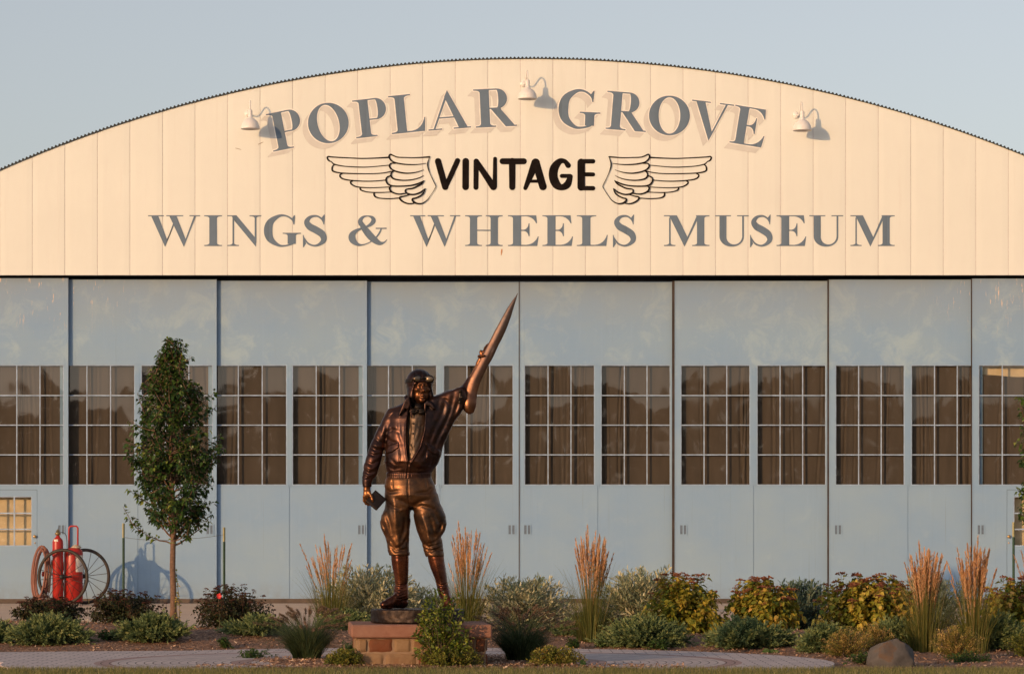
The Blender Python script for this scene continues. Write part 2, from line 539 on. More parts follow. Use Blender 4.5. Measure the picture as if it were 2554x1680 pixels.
px2m_ = 60.0/F
M['seal'] = plain('brown_black_seal', (0.045, 0.035, 0.032), 0.9, vary=0.5, scale=3)
def leaf_door(i, xl, xr, back, wins, hx):
    Yf = Y0 + back
    X = lambda p: bX(p, Yf); Z = lambda p: bZ(p, Yf)
    zb = 0.085; zt = Z([693.5, 697, 700, 702, 702, 700.5, 697, 694.6][i])
    door_cut = None
    if i == 0: door_cut = (-62, 92, 1221, 1491, -52, 80, 1237, 1361)
    if i == 7: door_cut = (2512, 2672, 1221, 1491, 2528, 2660, 1237, 1361)
    x0, x1 = X(xl), X(xr)
    zw0, zw1 = Z(WB), Z(WT)
    mb = MB()
    t = 0.05
    mb.box(x0, x1, Yf, Yf+t, zw1, zt)                       # upper sheet
    mid = X((wins[0][1]+wins[1][0])/2)
    if door_cut is None:
        mb.box(x0, mid-0.004, Yf, Yf+t, zb, zw0); mb.box(mid+0.004, x1, Yf+0.003, Yf+t, zb, zw0)
        mb.box(mid-0.004, mid+0.004, Yf+0.012, Yf+0.02, zb, zw0)
    else:
        a, b = X(door_cut[0]), X(door_cut[1]); dz = Z(door_cut[2])
        mb.box(x0, a-0.006, Yf, Yf+t, zb, zw0); mb.box(b+0.006, x1, Yf, Yf+t, zb, zw0)
        mb.box(a-0.006, b+0.006, Yf, Yf+t, dz+0.006, zw0)
    xs = [x0] + [X(v) for w in wins for v in w] + [x1]
    for k in (0, 2, 4):
        mb.box(xs[k], xs[k+1], Yf, Yf+t, zw0, zw1)
    # folded edge trims (the leaf's outer channel) and centre post seam
    mb.box(x0-0.002, x0+0.012, Yf-0.006, Yf-0.0005, zb, zt); mb.box(x1-0.012, x1+0.002, Yf-0.006, Yf-0.0005, zb, zt)
    mb.box(mid-0.028, mid-0.021, Yf-0.005, Yf-0.0005, zw0-0.05, zw1+0.05)
    mb.box(mid+0.021, mid+0.028, Yf-0.005, Yf-0.0005, zw0-0.05, zw1+0.05)
    # sloping sill under the windows
    for w in wins: mb.box(X(w[0])-0.004, X(w[1])+0.004, Yf-0.010, Yf+0.02, zw0-0.012, zw0-0.001)
    for sgn in (-1, 1):      # little bolts by the handle
        mb.tube([(X(hx)+0.03*sgn*0.2, Yf-0.008, Z(1320)+0.17*sgn), (X(hx)+0.03*sgn*0.2, Yf+0.002, Z(1320)+0.17*sgn)], 0.008, 8)
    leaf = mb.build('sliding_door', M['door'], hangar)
    for q, w in enumerate(wins):
        wx0, wx1 = X(w[0]), X(w[1])
        grid_glass(wx0, wx1, zw0, zw1, 3, 4, Yf, leaf, gm=M['old_glass'] if i in (3, 4) else None)
        drop = 0.20 if (i == 7 and q == 0) else 0.0
        curtain(wx0-0.06, wx1+0.06, zw0-0.08, zw1+0.08-drop-(0.08 if drop else 0), Yf, leaf, i*10+q)
    # flush pull handle: plate with two slots
    hb = MB()
    cx, cz = X(hx), Z(1320)
    hb.box(cx-0.078, cx+0.078, Yf-0.010, Yf-0.0015, cz-0.105, cz-0.085); hb.box(cx-0.078, cx+0.078, Yf-0.010, Yf-0.0015, cz+0.085, cz+0.098)
    for a, b in ((-0.078, -0.058), (-0.012, 0.012), (0.058, 0.078)):
        hb.box(cx+a, cx+b, Yf-0.010, Yf-0.0015, cz-0.085, cz+0.085)
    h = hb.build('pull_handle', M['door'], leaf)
    hb = MB(); hb.box(cx-0.058, cx-0.012, Yf-0.004, Yf-0.0012, cz-0.085, cz+0.085); hb.box(cx+0.012, cx+0.058, Yf-0.004, Yf-0.0012, cz-0.085, cz+0.085)
    hb.build('handle_slots', M['recess'], leaf)
    sw = {4: 3, 5: 6.5, 6: 4, 7: 2.5}.get(i)
    if sw:
        eb = MB(); eb.box(x0-0.002-sw*px2m_, x0-0.0025, Yf-0.004, Yf+0.04, zb, zt); eb.build('edge_seal', M['seal'], leaf)
    rb = MB(); rb.box(x0+0.01, x1-0.01, Yf+0.008, Yf+0.045, 0.0, zb+0.002)  # dark brown bar along the foot of the leaf
    rb.build('base_bar', M['base_bar'], leaf)
    if door_cut:
        a, b = X(door_cut[0]), X(door_cut[1]); dz = Z(door_cut[2])
        wx0, wx1, wz1, wz0 = X(door_cut[4]), X(door_cut[5]), Z(door_cut[6]), Z(door_cut[7])
        y0, y1 = Yf+0.006, Yf+0.045
        db = MB()
        db.box(a, wx0, y0, y1, zb, dz); db.box(wx1, b, y0, y1, zb, dz)
        db.box(wx0, wx1, y0, y1, wz1, dz); db.box(wx0, wx1, y0, y1, zb, wz0)
        db.box(a+0.03, wx0-0.02, y0-0.006, y0-0.001, wz0-0.12, wz0-0.105); 
        db.box(wx0-0.02, wx1+0.02, y0-0.008, y0-0.001, wz0-0.125, wz0-0.11)
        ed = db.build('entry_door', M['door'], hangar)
        grid_glass(wx0, wx1, wz0, wz1, 3, 3, Yf+0.004, ed, fw=0.016, mw=0.026)
        kx = (b-0.035) if i == 0 else (a+0.03)
        kb = MB(); kb.lathe((kx, Yf-0.03, Z(1337)), [(0.012, 0.04), (0.012, 0.02), (0.028, 0.012), (0.032, -0.004), (0.024, -0.016), (0.008, -0.02)][::-1], 14, axis='y')
        kb.build('door_knob', M['knob'], ed, True)
        kb = MB(); kb.lathe((kx, Yf-0.004, Z(1353)), [(0.012, 0.008), (0.014, 0), (0.012, -0.006)][::-1], 10, axis='y')
        kb.build('door_lock', M['knob'], ed, True)
        ib = MB(); ib.box(wx0-0.1, wx1+0.3, Yf+0.25, Yf+0.28, 0.02, 2.15)
        ib.build('cream_partition', M['inner_cream'], hangar)
    return leaf
for i, (xl, xr, back, wins, hx) in enumerate(LEAF):
    leaf_door(i, xl, xr, back, wins, hx)
# pale lit wall seen over the dropped curtain of the last leaf
ib = MB(); ib.box(bX(2436), bX(2620), Y0+0.45, Y0+0.47, 2.6, 4.75); ib.build('cream_partition', M['inner_cream'], hangar)
# floor slab and side darkness inside so light does not leak round the leaves
mb = MB()
mb.box(XL, XR, Y0+3.0, Y0+3.1, 0.0, ZB+0.5)
mb.build('inner_wall', M['dark'], hangar)
# wings of wall outside the frame carry the gable down to the ground
for a, b in ((XL, bX(-217, Y0+.21)), (bX(2832, Y0+.21), XR)):
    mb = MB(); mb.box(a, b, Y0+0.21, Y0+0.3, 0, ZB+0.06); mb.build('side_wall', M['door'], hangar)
for xw in (XL, XR-0.15):
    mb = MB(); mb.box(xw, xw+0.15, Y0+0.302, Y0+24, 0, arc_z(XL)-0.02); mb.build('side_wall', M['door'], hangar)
# rust dribble and drilled slots on the fascia
M['rust'] = plain('rust_stain', (0.55, 0.26, 0.10), 0.8)
def flat_poly(pts, y, mat, name, parent):
    return mesh_obj(name, [(bX(p, Y0), y, bZ(q, Y0)) for p, q in pts], [tuple(range(len(pts)))], mat, parent)

# ------------------------------------------------------------------ lettering
def arcpts(cx, cy, rx, ry, a0, a1, n=20):
    return [(cx+rx*math.cos(R(a0+(a1-a0)*i/n)), cy+ry*math.sin(R(a0+(a1-a0)*i/n))) for i in range(n+1)]
def quad(p, c, q, n=5):
    return [((1-t)**2*p[0]+2*t*(1-t)*c[0]+t*t*q[0], (1-t)**2*p[1]+2*t*(1-t)*c[1]+t*t*q[1]) for t in [i/n for i in range(n+1)]]
def stroke(pts, n=8, closed=False):
    """variable width stroke: pts = (x, y, width); returns a polygon"""
    P = []
    m = len(pts)
    for i in range(m-1):
        p0 = pts[max(i-1, 0)]; p1 = pts[i]; p2 = pts[i+1]; p3 = pts[min(i+2, m-1)]
        for k in range(n):
            t = k/n
            P.append([0.5*((2*p1[j]) + (-p0[j]+p2[j])*t + (2*p0[j]-5*p1[j]+4*p2[j]-p3[j])*t*t + (-p0[j]+3*p1[j]-3*p2[j]+p3[j])*t**3) for j in range(3)])
    P.append(list(pts[-1]))
    Lf, Rt = [], []
    for i, p in enumerate(P):
        a = P[max(i-1, 0)]; b = P[min(i+1, len(P)-1)]
        dx, dy = b[0]-a[0], b[1]-a[1]; l = math.hypot(dx, dy) or 1
        nx, ny = -dy/l, dx/l
        h = max(p[2], 0.0005)/2
        Lf.append((p[0]+nx*h, p[1]+ny*h)); Rt.append((p[0]-nx*h, p[1]-ny*h))
    return ('strip', Lf, Rt)
TS, TB = 0.032, 0.07
def stem(x0, x1, top=None, bot=None, y0=0.0, y1=1.0):
    """upright with bracketed slab serifs; top/bot = (left, right) extents"""
    pts = []
    if bot:
        s0, s1 = bot
        pts += [(s0, y0), (s1, y0)]
        pts += quad((s1, y0+TS), (x1, y0+TS), (x1, y0+TS+TB)) if s1 > x1 else [(x1, y0+TS)]
    else: pts += [(x0, y0), (x1, y0)]
    if top:
        t0, t1 = top
        pts += quad((x1, y1-TS-TB), (x1, y1-TS), (t1, y1-TS)) if t1 > x1 else [(x1, y1-TS)]
        pts += [(t1, y1), (t0, y1)]
        pts += quad((t0, y1-TS), (x0, y1-TS), (x0, y1-TS-TB)) if t0 < x0 else [(x0, y1-TS)]
    else: pts += [(x1, y1), (x0, y1)]
    if bot:
        s0, s1 = bot
        pts += quad((x0, y0+TS+TB), (x0, y0+TS), (s0, y0+TS)) if s0 < x0 else [(x0, y0+TS)]
    return ('poly', [pts])
def bowl(xs, xr, ylo, yhi, w, th=0.035, thl=0.035):
    yc = (ylo+yhi)/2; ry = (yhi-ylo)/2
    xm = xs + (xr-xs)*0.42
    out = [(xs, ylo)] + arcpts(xm, yc, xr-xm, ry, -90, 90, 24) + [(xs, yhi)]
    inn = [(xs, yhi-th)] + arcpts(xm, yc+(thl-th)/2, xr-xm-w, ry-(th+thl)/2, 90, -90, 24) + [(xs, ylo+thl)]
    return ('poly', [out + inn])
def ring(cx, cy, rx, ry, w, th, lean=0):
    o = [(cx+rx*math.cos(a), cy+ry*math.sin(a)) for a in [2*math.pi*i/48 for i in range(49)]]
    q = [(cx+(rx-w)*math.cos(a)+lean*math.sin(a), cy+(ry-th)*math.sin(a)) for a in [2*math.pi*i/48 for i in range(49)]]
    return ('strip', o, q)
def poly(*pts): return ('poly', [list(pts)])
def serif(x0, x1, y, up=True):
    s = 1 if up else -1
    return poly((x0, y), (x1, y), (x1, y+s*TS), (x0, y+s*TS)) if up else poly((x0, y+s*TS), (x1, y+s*TS), (x1, y), (x0, y))
GL = {}
GL['P'] = (0.86, [stem(0.16, 0.40, (0, 0.41), (0.0, 0.56)), bowl(0.40, 0.86, 0.44, 1.0, 0.22)])
GL['R'] = (1.06, [stem(0.16, 0.39, (0, 0.40), (0.03, 0.54)), bowl(0.39, 0.84, 0.47, 1.0, 0.22),
                 poly((0.42, 0.475), (0.64, 0.50), (1.0, TS), (1.06, TS), (1.06, 0), (0.78, 0))])
GL['O'] = (1.0, [ring(0.5, 0.5, 0.5, 0.52, 0.235, 0.045, -0.03)])
GL['L'] = (0.86, [stem(0.15, 0.38, (0, 0.54), (0.0, 0.40)), ('poly', [[(0.38, 0), (0.82, 0), (0.86, 0.36), (0.835, 0.36)] + quad((0.82, 0.30), (0.72, 0.05), (0.50, TS+0.006)) + [(0.38, TS+0.006)]])])
GL['E'] = (0.87, [stem(0.14, 0.37, (0, 0.38), (0.0, 0.38)),
                 ('poly', [[(0.37, 0), (0.83, 0), (0.87, 0.31), (0.845, 0.31)] + quad((0.83, 0.26), (0.72, 0.05), (0.52, TS+0.006)) + [(0.37, TS+0.006)]]),
                 ('poly', [[(0.37, 1-TS), (0.52, 1-TS)] + quad((0.52, 1-TS), (0.72, 0.94), (0.80, 0.74)) + [(0.825, 0.74), (0.80, 1), (0.37, 1)]]),
                 ('poly', [[(0.37, 0.49), (0.44, 0.49)] + quad((0.44, 0.49), (0.56, 0.48), (0.585, 0.32)) + [(0.61, 0.32), (0.61, 0.74), (0.585, 0.74)] + quad((0.585, 0.72), (0.56, 0.545), (0.44, 0.53)) + [(0.37, 0.53)]])])
GL['A'] = (1.12, [poly((0.56, 1.03), (0.50, 0.90), (0.135, TS), (0.185, TS), (0.545, 0.86)), poly((0.56, 1.03), (0.475, 0.86), (0.80, TS), (1.03, TS)),
                 poly((0.29, 0.33), (0.70, 0.33), (0.69, 0.295), (0.28, 0.295)), serif(0, 0.36, 0), serif(0.66, 1.12, 0)])
GL['V'] = (1.12, [poly((0.12, 1-TS), (0.36, 1-TS), (0.62, 0.22), (0.56, -0.02)), poly((0.56, -0.02), (0.60, 0.18), (0.90, 1-TS), (0.955, 1-TS)),
                 serif(0, 0.50, 1, False), serif(0.74, 1.12, 1, False)])
GL['G'] = (1.06, [stroke([(0.87, 0.70, 0.01), (0.80, 0.87, 0.05), (0.62, 0.985, 0.055), (0.42, 0.97, 0.10), (0.19, 0.78, 0.20), (0.125, 0.5, 0.245), (0.19, 0.22, 0.20), (0.42, 0.025, 0.09), (0.62, 0.01, 0.055), (0.80, 0.07, 0.06), (0.86, 0.12, 0.05)]),
                 stem(0.68, 0.91, (0.54, 1.06), None, 0.07, 0.43), poly((0.845, 0.70), (0.87, 0.70), (0.89, 1.0), (0.865, 1.0), (0.80, 0.90))])
GL['W'] = (1.66, [poly((0.10, 1-TS), (0.33, 1-TS), (0.60, 0.22), (0.54, -0.03)), poly((0.54, -0.03), (0.585, 0.20), (0.84, 0.72), (0.80, 0.76)),
                 poly((0.68, 1-TS), (0.91, 1-TS), (1.20, 0.22), (1.14, -0.03)), poly((1.14, -0.03), (1.185, 0.20), (1.46, 1-TS), (1.52, 1-TS)),
                 serif(0, 0.50, 1, False), serif(0.58, 1.12, 1, False), serif(1.32, 1.66, 1, False)])
GL['I'] = (0.56, [stem(0.16, 0.40, (0, 0.56), (0, 0.56))])
GL['N'] = (1.10, [stem(0.17, 0.225, None, (0, 0.38), 0, 0.93), poly((0.0, 1.0), (0.30, 1.0), (0.93, 0.24), (0.93, -0.03), (0.20, 0.86), (0.15, 1-TS), (0.0, 1-TS)),
                 stem(0.885, 0.94, (0.72, 1.10), None, 0.1, 1.0)])
GL['S'] = (0.78, [stroke([(0.67, 0.72, 0.01), (0.60, 0.88, 0.05), (0.44, 0.975, 0.06), (0.24, 0.94, 0.10), (0.125, 0.79, 0.17), (0.22, 0.63, 0.22), (0.42, 0.52, 0.23), (0.62, 0.38, 0.22), (0.665, 0.20, 0.17), (0.54, 0.06, 0.10), (0.36, 0.01, 0.06), (0.16, 0.09, 0.055), (0.03, 0.30, 0.01)]),
                 poly((0.66, 0.70), (0.68, 0.70), (0.70, 1.02), (0.675, 1.02), (0.60, 0.92)), poly((0.02, 0.36), (0.0, 0.36), (0.0, -0.04), (0.025, -0.04), (0.10, 0.08))])
GL['H'] = (1.18, [stem(0.15, 0.38, (0, 0.53), (0, 0.53)), stem(0.80, 1.03, (0.65, 1.18), (0.65, 1.18)), poly((0.38, 0.49), (0.80, 0.49), (0.80, 0.53), (0.38, 0.53))])
GL['M'] = (1.42, [stem(0.16, 0.205, None, (0, 0.36), 0, 0.92), poly((0.0, 1.0), (0.40, 1.0), (0.73, 0.30), (0.64, -0.02), (0.205, 0.90), (0.16, 1-TS), (0.0, 1-TS)),
                 poly((0.64, -0.02), (0.71, 0.24), (1.03, 1.0), (1.05, 0.86)), stem(1.03, 1.26, (1.0, 1.42), (0.88, 1.42))])
GL['U'] = (1.10, [('poly', [[(0.14, 1-TS)] + [(0.14, 0.32)] + arcpts(0.525, 0.32, 0.385, 0.34, 180, 270, 12) + arcpts(0.56, 0.30, 0.38, 0.32, 270, 360, 12)[0:] + [(0.94, 1-TS), (0.885, 1-TS), (0.885, 0.32)] + arcpts(0.62, 0.32, 0.265, 0.27, 0, -90, 10) + arcpts(0.62, 0.30, 0.25, 0.25, 270, 180, 10) + [(0.37, 1-TS)]]),
                 serif(0, 0.52, 1, False), serif(0.72, 1.10, 1, False)])
def amp_from_px():
    f = lambda L: stroke([((x-1312)/205.0, (288-y)/205.0, w/205.0) for x, y, w in L])
    return (1.16, [f([(1383, 118, 20), (1400, 155, 34), (1430, 200, 44), (1462, 238, 44), (1500, 268, 30), (1530, 265, 12), (1550, 245, 3)]),
                   f([(1388, 150, 24), (1384, 120, 26), (1402, 95, 16), (1430, 88, 8), (1458, 98, 20), (1466, 120, 28), (1448, 145, 22), (1412, 165, 9)]),
                   f([(1412, 165, 9), (1362, 184, 20), (1334, 215, 38), (1338, 250, 40), (1368, 277, 22), (1400, 280, 9), (1440, 265, 7), (1478, 235, 9), (1503, 200, 10), (1514, 172, 9)]),
                   poly(*[((x-1312)/205.0, (288-y)/205.0) for x, y in ((1480, 174), (1547, 174), (1547, 166), (1480, 166))])])
GL['&'] = amp_from_px()

_lay = [0]
def shape_geo(mb, shape, xf, y):
    if shape[0] == 'strip':
        A = [xf(*p) for p in shape[1]]; B = [xf(*p) for p in shape[2]]
        vs = [(x, y, z) for x, z in A] + [(x, y, z) for x, z in B]
        n = len(A)
        mb.add(vs, [(i, i+1, n+i+1, n+i) for i in range(n-1)])
    else:
        loops = [[xf(*p) for p in L] for L in shape[1]]
        flat = [p for L in loops for p in L]
        tris = tessellate_polygon([[Vector((p[0], p[1], 0)) for p in L] for L in loops])
        mb.add([(x, y, z) for x, z in flat], [tuple(t) for t in tris])

def glyph(mb, ch, ox, oz, ang, width, height, ybase, dx=0.0, dz=0.0):
    """ox, oz: lower left corner in world metres; ang in degrees; every stroke a hair in front of the last"""
    w, shapes = GL[ch]
    ca, sa = math.cos(R(ang)), math.sin(R(ang))
    def xf(u, v):
        a = u/w*width; b = v*height
        return (ox + dx + a*ca - b*sa, oz + dz + a*sa + b*ca)
    for i, s in enumerate(shapes):
        shape_geo(mb, s, xf, ybase - 0.0004*i)

LG = letter_mat('slate_grey_letter_paint', (0.142, 0.200, 0.275))
LS = letter_mat('pale_taupe_shadow_paint', (0.655, 0.65, 0.625), 0.1)
LH = plain('cream_outline_paint', (0.86, 0.84, 0.80), 0.6, scale=5)
LB = plain('brown_black_letter_paint', (0.011, 0.008, 0.008), 0.9, vary=0.5, scale=6, spec=0.1)
px2m = 60.0/F
YL = Y0 - 0.006
# lower line
line2 = [('W', 369.5, 499.3), ('I', 509.4, 553.8), ('N', 566.7, 651.8), ('G', 657.9, 750.7), ('S', 755.5, 816), ('&', 869.3, 965.3),
         ('W', 1023, 1148), ('H', 1160, 1253.7), ('E', 1267, 1343.4), ('E', 1352.9, 1429.1), ('L', 1438.6, 1515.7), ('S', 1528.6, 1587.7),
         ('M', 1655.9, 1769.4), ('U', 1783.6, 1867.2), ('S', 1870.6, 1928), ('E', 1936.6, 2010.7), ('U', 2018.5, 2102.9), ('M', 2120.9, 2231.4)]
for ch, a, b in line2:
    mb = MB(); glyph(mb, ch, bX(a), bZ(613.5), 0, (b-a)*px2m, 76.5*px2m, YL)
    mb.build('letter', LG, gable)
# upper, arched line: (char, baseline start x, y, angle, width, height) in photo pixels
ZA = lambda x, y: (560+.3193*x, 140+.3193*y)
ZBf = lambda x, y: (1280+.3445*x, 140+.3445*y)
up = []
def addA(ch, z, x, y, ang, w, h, sc): p = z(x, y); up.append((ch, p[0], p[1], ang, w*sc, h*sc))
addA('P', ZA, 381, 748, 11.3, 254, 299, .3193)
# O letters: centre based
def addO(z, cx, cy, ang, w, h, sc):
    p = z(cx, cy); W, H = w*sc, h*sc; ca, sa = math.cos(R(ang)), math.sin(R(ang))
    ox = p[0] - (W/2*ca - H/2*sa); oy = p[1] + (W/2*sa + H/2*ca)
    up.append(('O', ox, oy, ang, W, H))
addO(ZA, 811, 524, 9, 318, 304, .3193)
addA('P', ZA, 1030, 644, 6.5, 256, 297, .3193)
addA('L', ZA, 1308, 611, 5.8, 272, 298, .3193)
addA('A', ZA, 1594, 584, 4.4, 333, 296, .3193)
addA('R', ZA, 1955, 561, 2.6, 330, 299, .3193)
addA('G', ZBf, 322, 514, -2.4, 305, 272, .3445)
addA('R', ZBf, 660, 527, -4.6, 300, 276, .3445)
addO(ZBf, 1131, 431, -6, 296, 276, .3445)
addA('V', ZBf, 1262, 590, -7, 306, 276, .3445)
addA('E', ZBf, 1565, 626, -9.2, 243, 276, .3445)
for ch, x, y, ang, w, h in up:
    ox, oz, W, H = bX(x), bZ(y), w*px2m, h*px2m
    mb = MB()
    for k in range(1, 7):
        s = k/6.0
        glyph(mb, ch, ox, oz, ang, W, H, YL + 0.004 - 0.00015*k, -13.5*px2m*s, -14*px2m*s)
    mb.build('letter_shadow', LS, gable)
    mb = MB()
    for k in range(8):
        a = math.pi*2*k/8
        glyph(mb, ch, ox, oz, ang, W, H, YL + 0.0005 - 0.00008*k, 2.6*px2m*math.cos(a), 2.6*px2m*math.sin(a))
    mb.build('letter_outline', LH, gable)
    mb = MB(); glyph(mb, ch, ox, oz, ang, W, H, YL - 0.004)
    mb.build('letter', LG, gable)
# VINTAGE, brush letters with round ends
def brush(parts, xf, name='letter'):
    mb = MB(); k = 0
    for pts in parts:
        P = [(xf(x, y)[0], -xf(x, y)[1], w*1.24) for x, y, w in pts]
        st = stroke(P, 8)
        def X(u, v): return (bX(u), bZ(-v))
        shape_geo(mb, st, X, YL - 0.0004*k); k += 1
        for e in (P[0], P[-1]):
            c = [(e[0]+e[2]/2*math.cos(2*math.pi*i/20), e[1]+e[2]/2*math.sin(2*math.pi*i/20)) for i in range(20)]
            shape_geo(mb, ('poly', [c]), X, YL - 0.0004*k); k += 1
    return mb.build(name, LB, gable)
S1, S2 = .3193, .3445
brush([[(1668, 822, 40*S1), (1724, 1022, 40*S1)], [(1820, 818, 34*S1), (1728, 1020, 30*S1)]], ZA)
brush([[(1884, 822, 42*S1), (1883, 1022, 42*S1)]], ZA)
brush([[(1966, 824, 34*S1), (1964, 1026, 32*S1)], [(1966, 822, 34*S1), (2100, 1022, 42*S1)], [(2113, 802, 24*S1), (2111, 1018, 28*S1)]], ZA)
brush([[(2172, 822, 38*S1), (2338, 822, 38*S1)], [(2247, 822, 42*S1), (2247, 1024, 38*S1)]], ZA)
brush([[(162, 772, 50*S2), (88, 956, 24*S2)], [(164, 770, 44*S2), (215, 945, 44*S2)], [(125, 906, 18*S2), (200, 906, 20*S2)]], ZBf)
brush([[(398, 792, 32*S2), (372, 762, 26*S2), (335, 764, 36*S2), (298, 810, 50*S2), (290, 872, 52*S2), (312, 928, 50*S2), (350, 950, 36*S2), (392, 930, 42*S2), (414, 872, 28*S2)], [(412, 868, 24*S2), (352, 868, 24*S2)]], ZBf)
brush([[(492, 770, 44*S2), (492, 948, 44*S2)], [(494, 762, 26*S2), (578, 762, 26*S2)], [(494, 856, 24*S2), (578, 857, 24*S2)], [(494, 956, 26*S2), (578, 957, 26*S2)]], ZBf)
# winged emblem, traced in photo pixels
WPX = lambda x, y: (780+.142857*x, 370+.142857*y)
wing = [
 [(1325,160,3.4),(1100,172,2.8),(880,178,2.6),(700,172,2.4),(500,162,2.6),(330,152,2.8),(275,145,3),(255,165,3.6),(275,210,3.4),(325,235,2.2)],
 [(325,235,2.2),(370,275,2.6),(460,300,2.4),(600,318,2.2),(860,330,2.4),(1050,322,2),(1325,295,1.8)],
 [(380,285,2.4),(350,310,3),(338,355,3.6),(350,395,3.4),(420,420,3),(560,436,2.6),(880,444,2.2),(1100,442,2.2),(1250,428,2.2),(1400,398,2.2)],
 [(520,440,2.2),(480,460,3),(478,495,3.4),(530,535,3),(650,558,2.6),(880,574,2.4),(1080,572,2.2),(1280,555,2.2)],
 [(700,566,2.2),(660,590,3.2),(680,630,3.2),(760,670,2.8),(900,686,2.2),(1080,688,2),(1340,675,1.8)],
 [(830,684,2.4),(830,715,3.2),(870,742,2.8),(980,766,2.2),(1150,772,2.2),(1370,764,1.8)],
 [(1075,776,2.6),(1070,810,3.6),(1100,850,3.2),(1180,872,2.4),(1340,880,2.4),(1460,872,2.4),(1515,870,2.6)],
 [(2040,150,3),(1800,165,2.2),(1620,162,2.2),(1480,155,2.4),(1400,125,2.6),(1355,108,3.2),(1332,140,3.4),(1350,190,3.4),(1400,235,3),(1480,262,3),(1600,280,2.8),(1740,286,2.4),(1860,280,1.8),(1975,265,1.2)],
 [(1440,262,2.8),(1370,265,2.6),(1340,300,3.4),(1360,350,3.4),(1430,395,3.2),(1540,425,3.2),(1660,436,2.8),(1800,420,2),(1935,378,1)],
 [(1420,392,2.6),(1375,430,3),(1368,480,3.6),(1400,525,3.6),(1480,550,3),(1600,560,2.6),(1740,548,2.2),(1860,515,1.8),(1935,475,1)],
 [(1360,480,2.6),(1300,505,3),(1280,550,3.4),(1300,610,3.6),(1360,650,3.4),(1460,662,3),(1600,660,3),(1720,648,3),(1830,620,3.4),(1900,590,3),(1945,565,1.6)],
 [(1945,565,1.6),(1900,620,3),(1820,665,3.4),(1740,700,3.2),(1640,715,2.8),(1618,745,3.6),(1640,785,3.4),(1720,806,3.4),(1800,800,3.2),(1890,765,3.4),(1950,715,2.6),(1968,702,1)],
 [(1365,660,2.6),(1340,700,3.6),(1365,750,3.6),(1430,785,3.2),(1520,800,3),(1650,780,2.6)],
 [(1690,808,2.4),(1600,835,2.6),(1530,850,3.2),(1520,880,3.6),(1570,930,3.4),(1660,965,3),(1740,965,2.6),(1775,945,2.2)],
 [(1968,704,1.2),(1935,780,3),(1880,830,3.2),(1800,868,3),(1745,882,3.4),(1745,920,4),(1800,958,3.8),(1880,968,2.8),(1950,940,2.2),(2010,890,1.6),(2060,820,1.2),(2110,745,1.2),(2148,680,1.6)],
 [(2148,680,1.4),(2148,655,1.6),(2100,560,1.6),(2050,450,1.4),(2015,350,2.4),(2005,270,2.8),(2025,200,1.8),(2040,150,1.4)],
]
for flip in (False, True):
    mb = MB(); k = 0
    for pts in wing:
        P = []
        for x, y, w in pts:
            q = WPX(x, y); xx = 2*1295.2-q[0] if flip else q[0]
            P.append((xx, -q[1], w*1.15))
        shape_geo(mb, stroke(P, 6), lambda u, v: (bX(u), bZ(-v)), YL - 0.0004*k); k += 1
        for e in (P[0], P[-1]):
            shape_geo(mb, ('poly', [[(e[0]+e[2]/2*math.cos(2*math.pi*i/10), e[1]+e[2]/2*math.sin(2*math.pi*i/10)) for i in range(10)]]), lambda u, v: (bX(u), bZ(-v)), YL - 0.0004*k); k += 1
    mb.build('wing_emblem', LB, gable)
# small marks on the sheets
scr = plain('scratch_brown', (0.25, 0.17, 0.10), 0.8)
for (x0, y0, x1, y1, w) in ((587, 369.5, 602, 373.5, 1.3), (643.5, 360.5, 657, 354.5, 1.4)):
    mb = MB(); shape_geo(mb, stroke([(x0, -y0, w*.5), ((x0+x1)/2, -(y0+y1)/2, w), (x1, -y1, w*.5)], 4), lambda u, v: (bX(u), bZ(-v)), YL+0.002)
    mb.build('scratch', scr, gable)
mb = MB()
shape_geo(mb, stroke([(1252, -621, 2.5), (1251, -628, 3.5), (1250, -637, 1)], 5), lambda u, v: (bX(u), bZ(-v)), YL+0.002)
mb.build('rust_mark', M['rust'], gable)

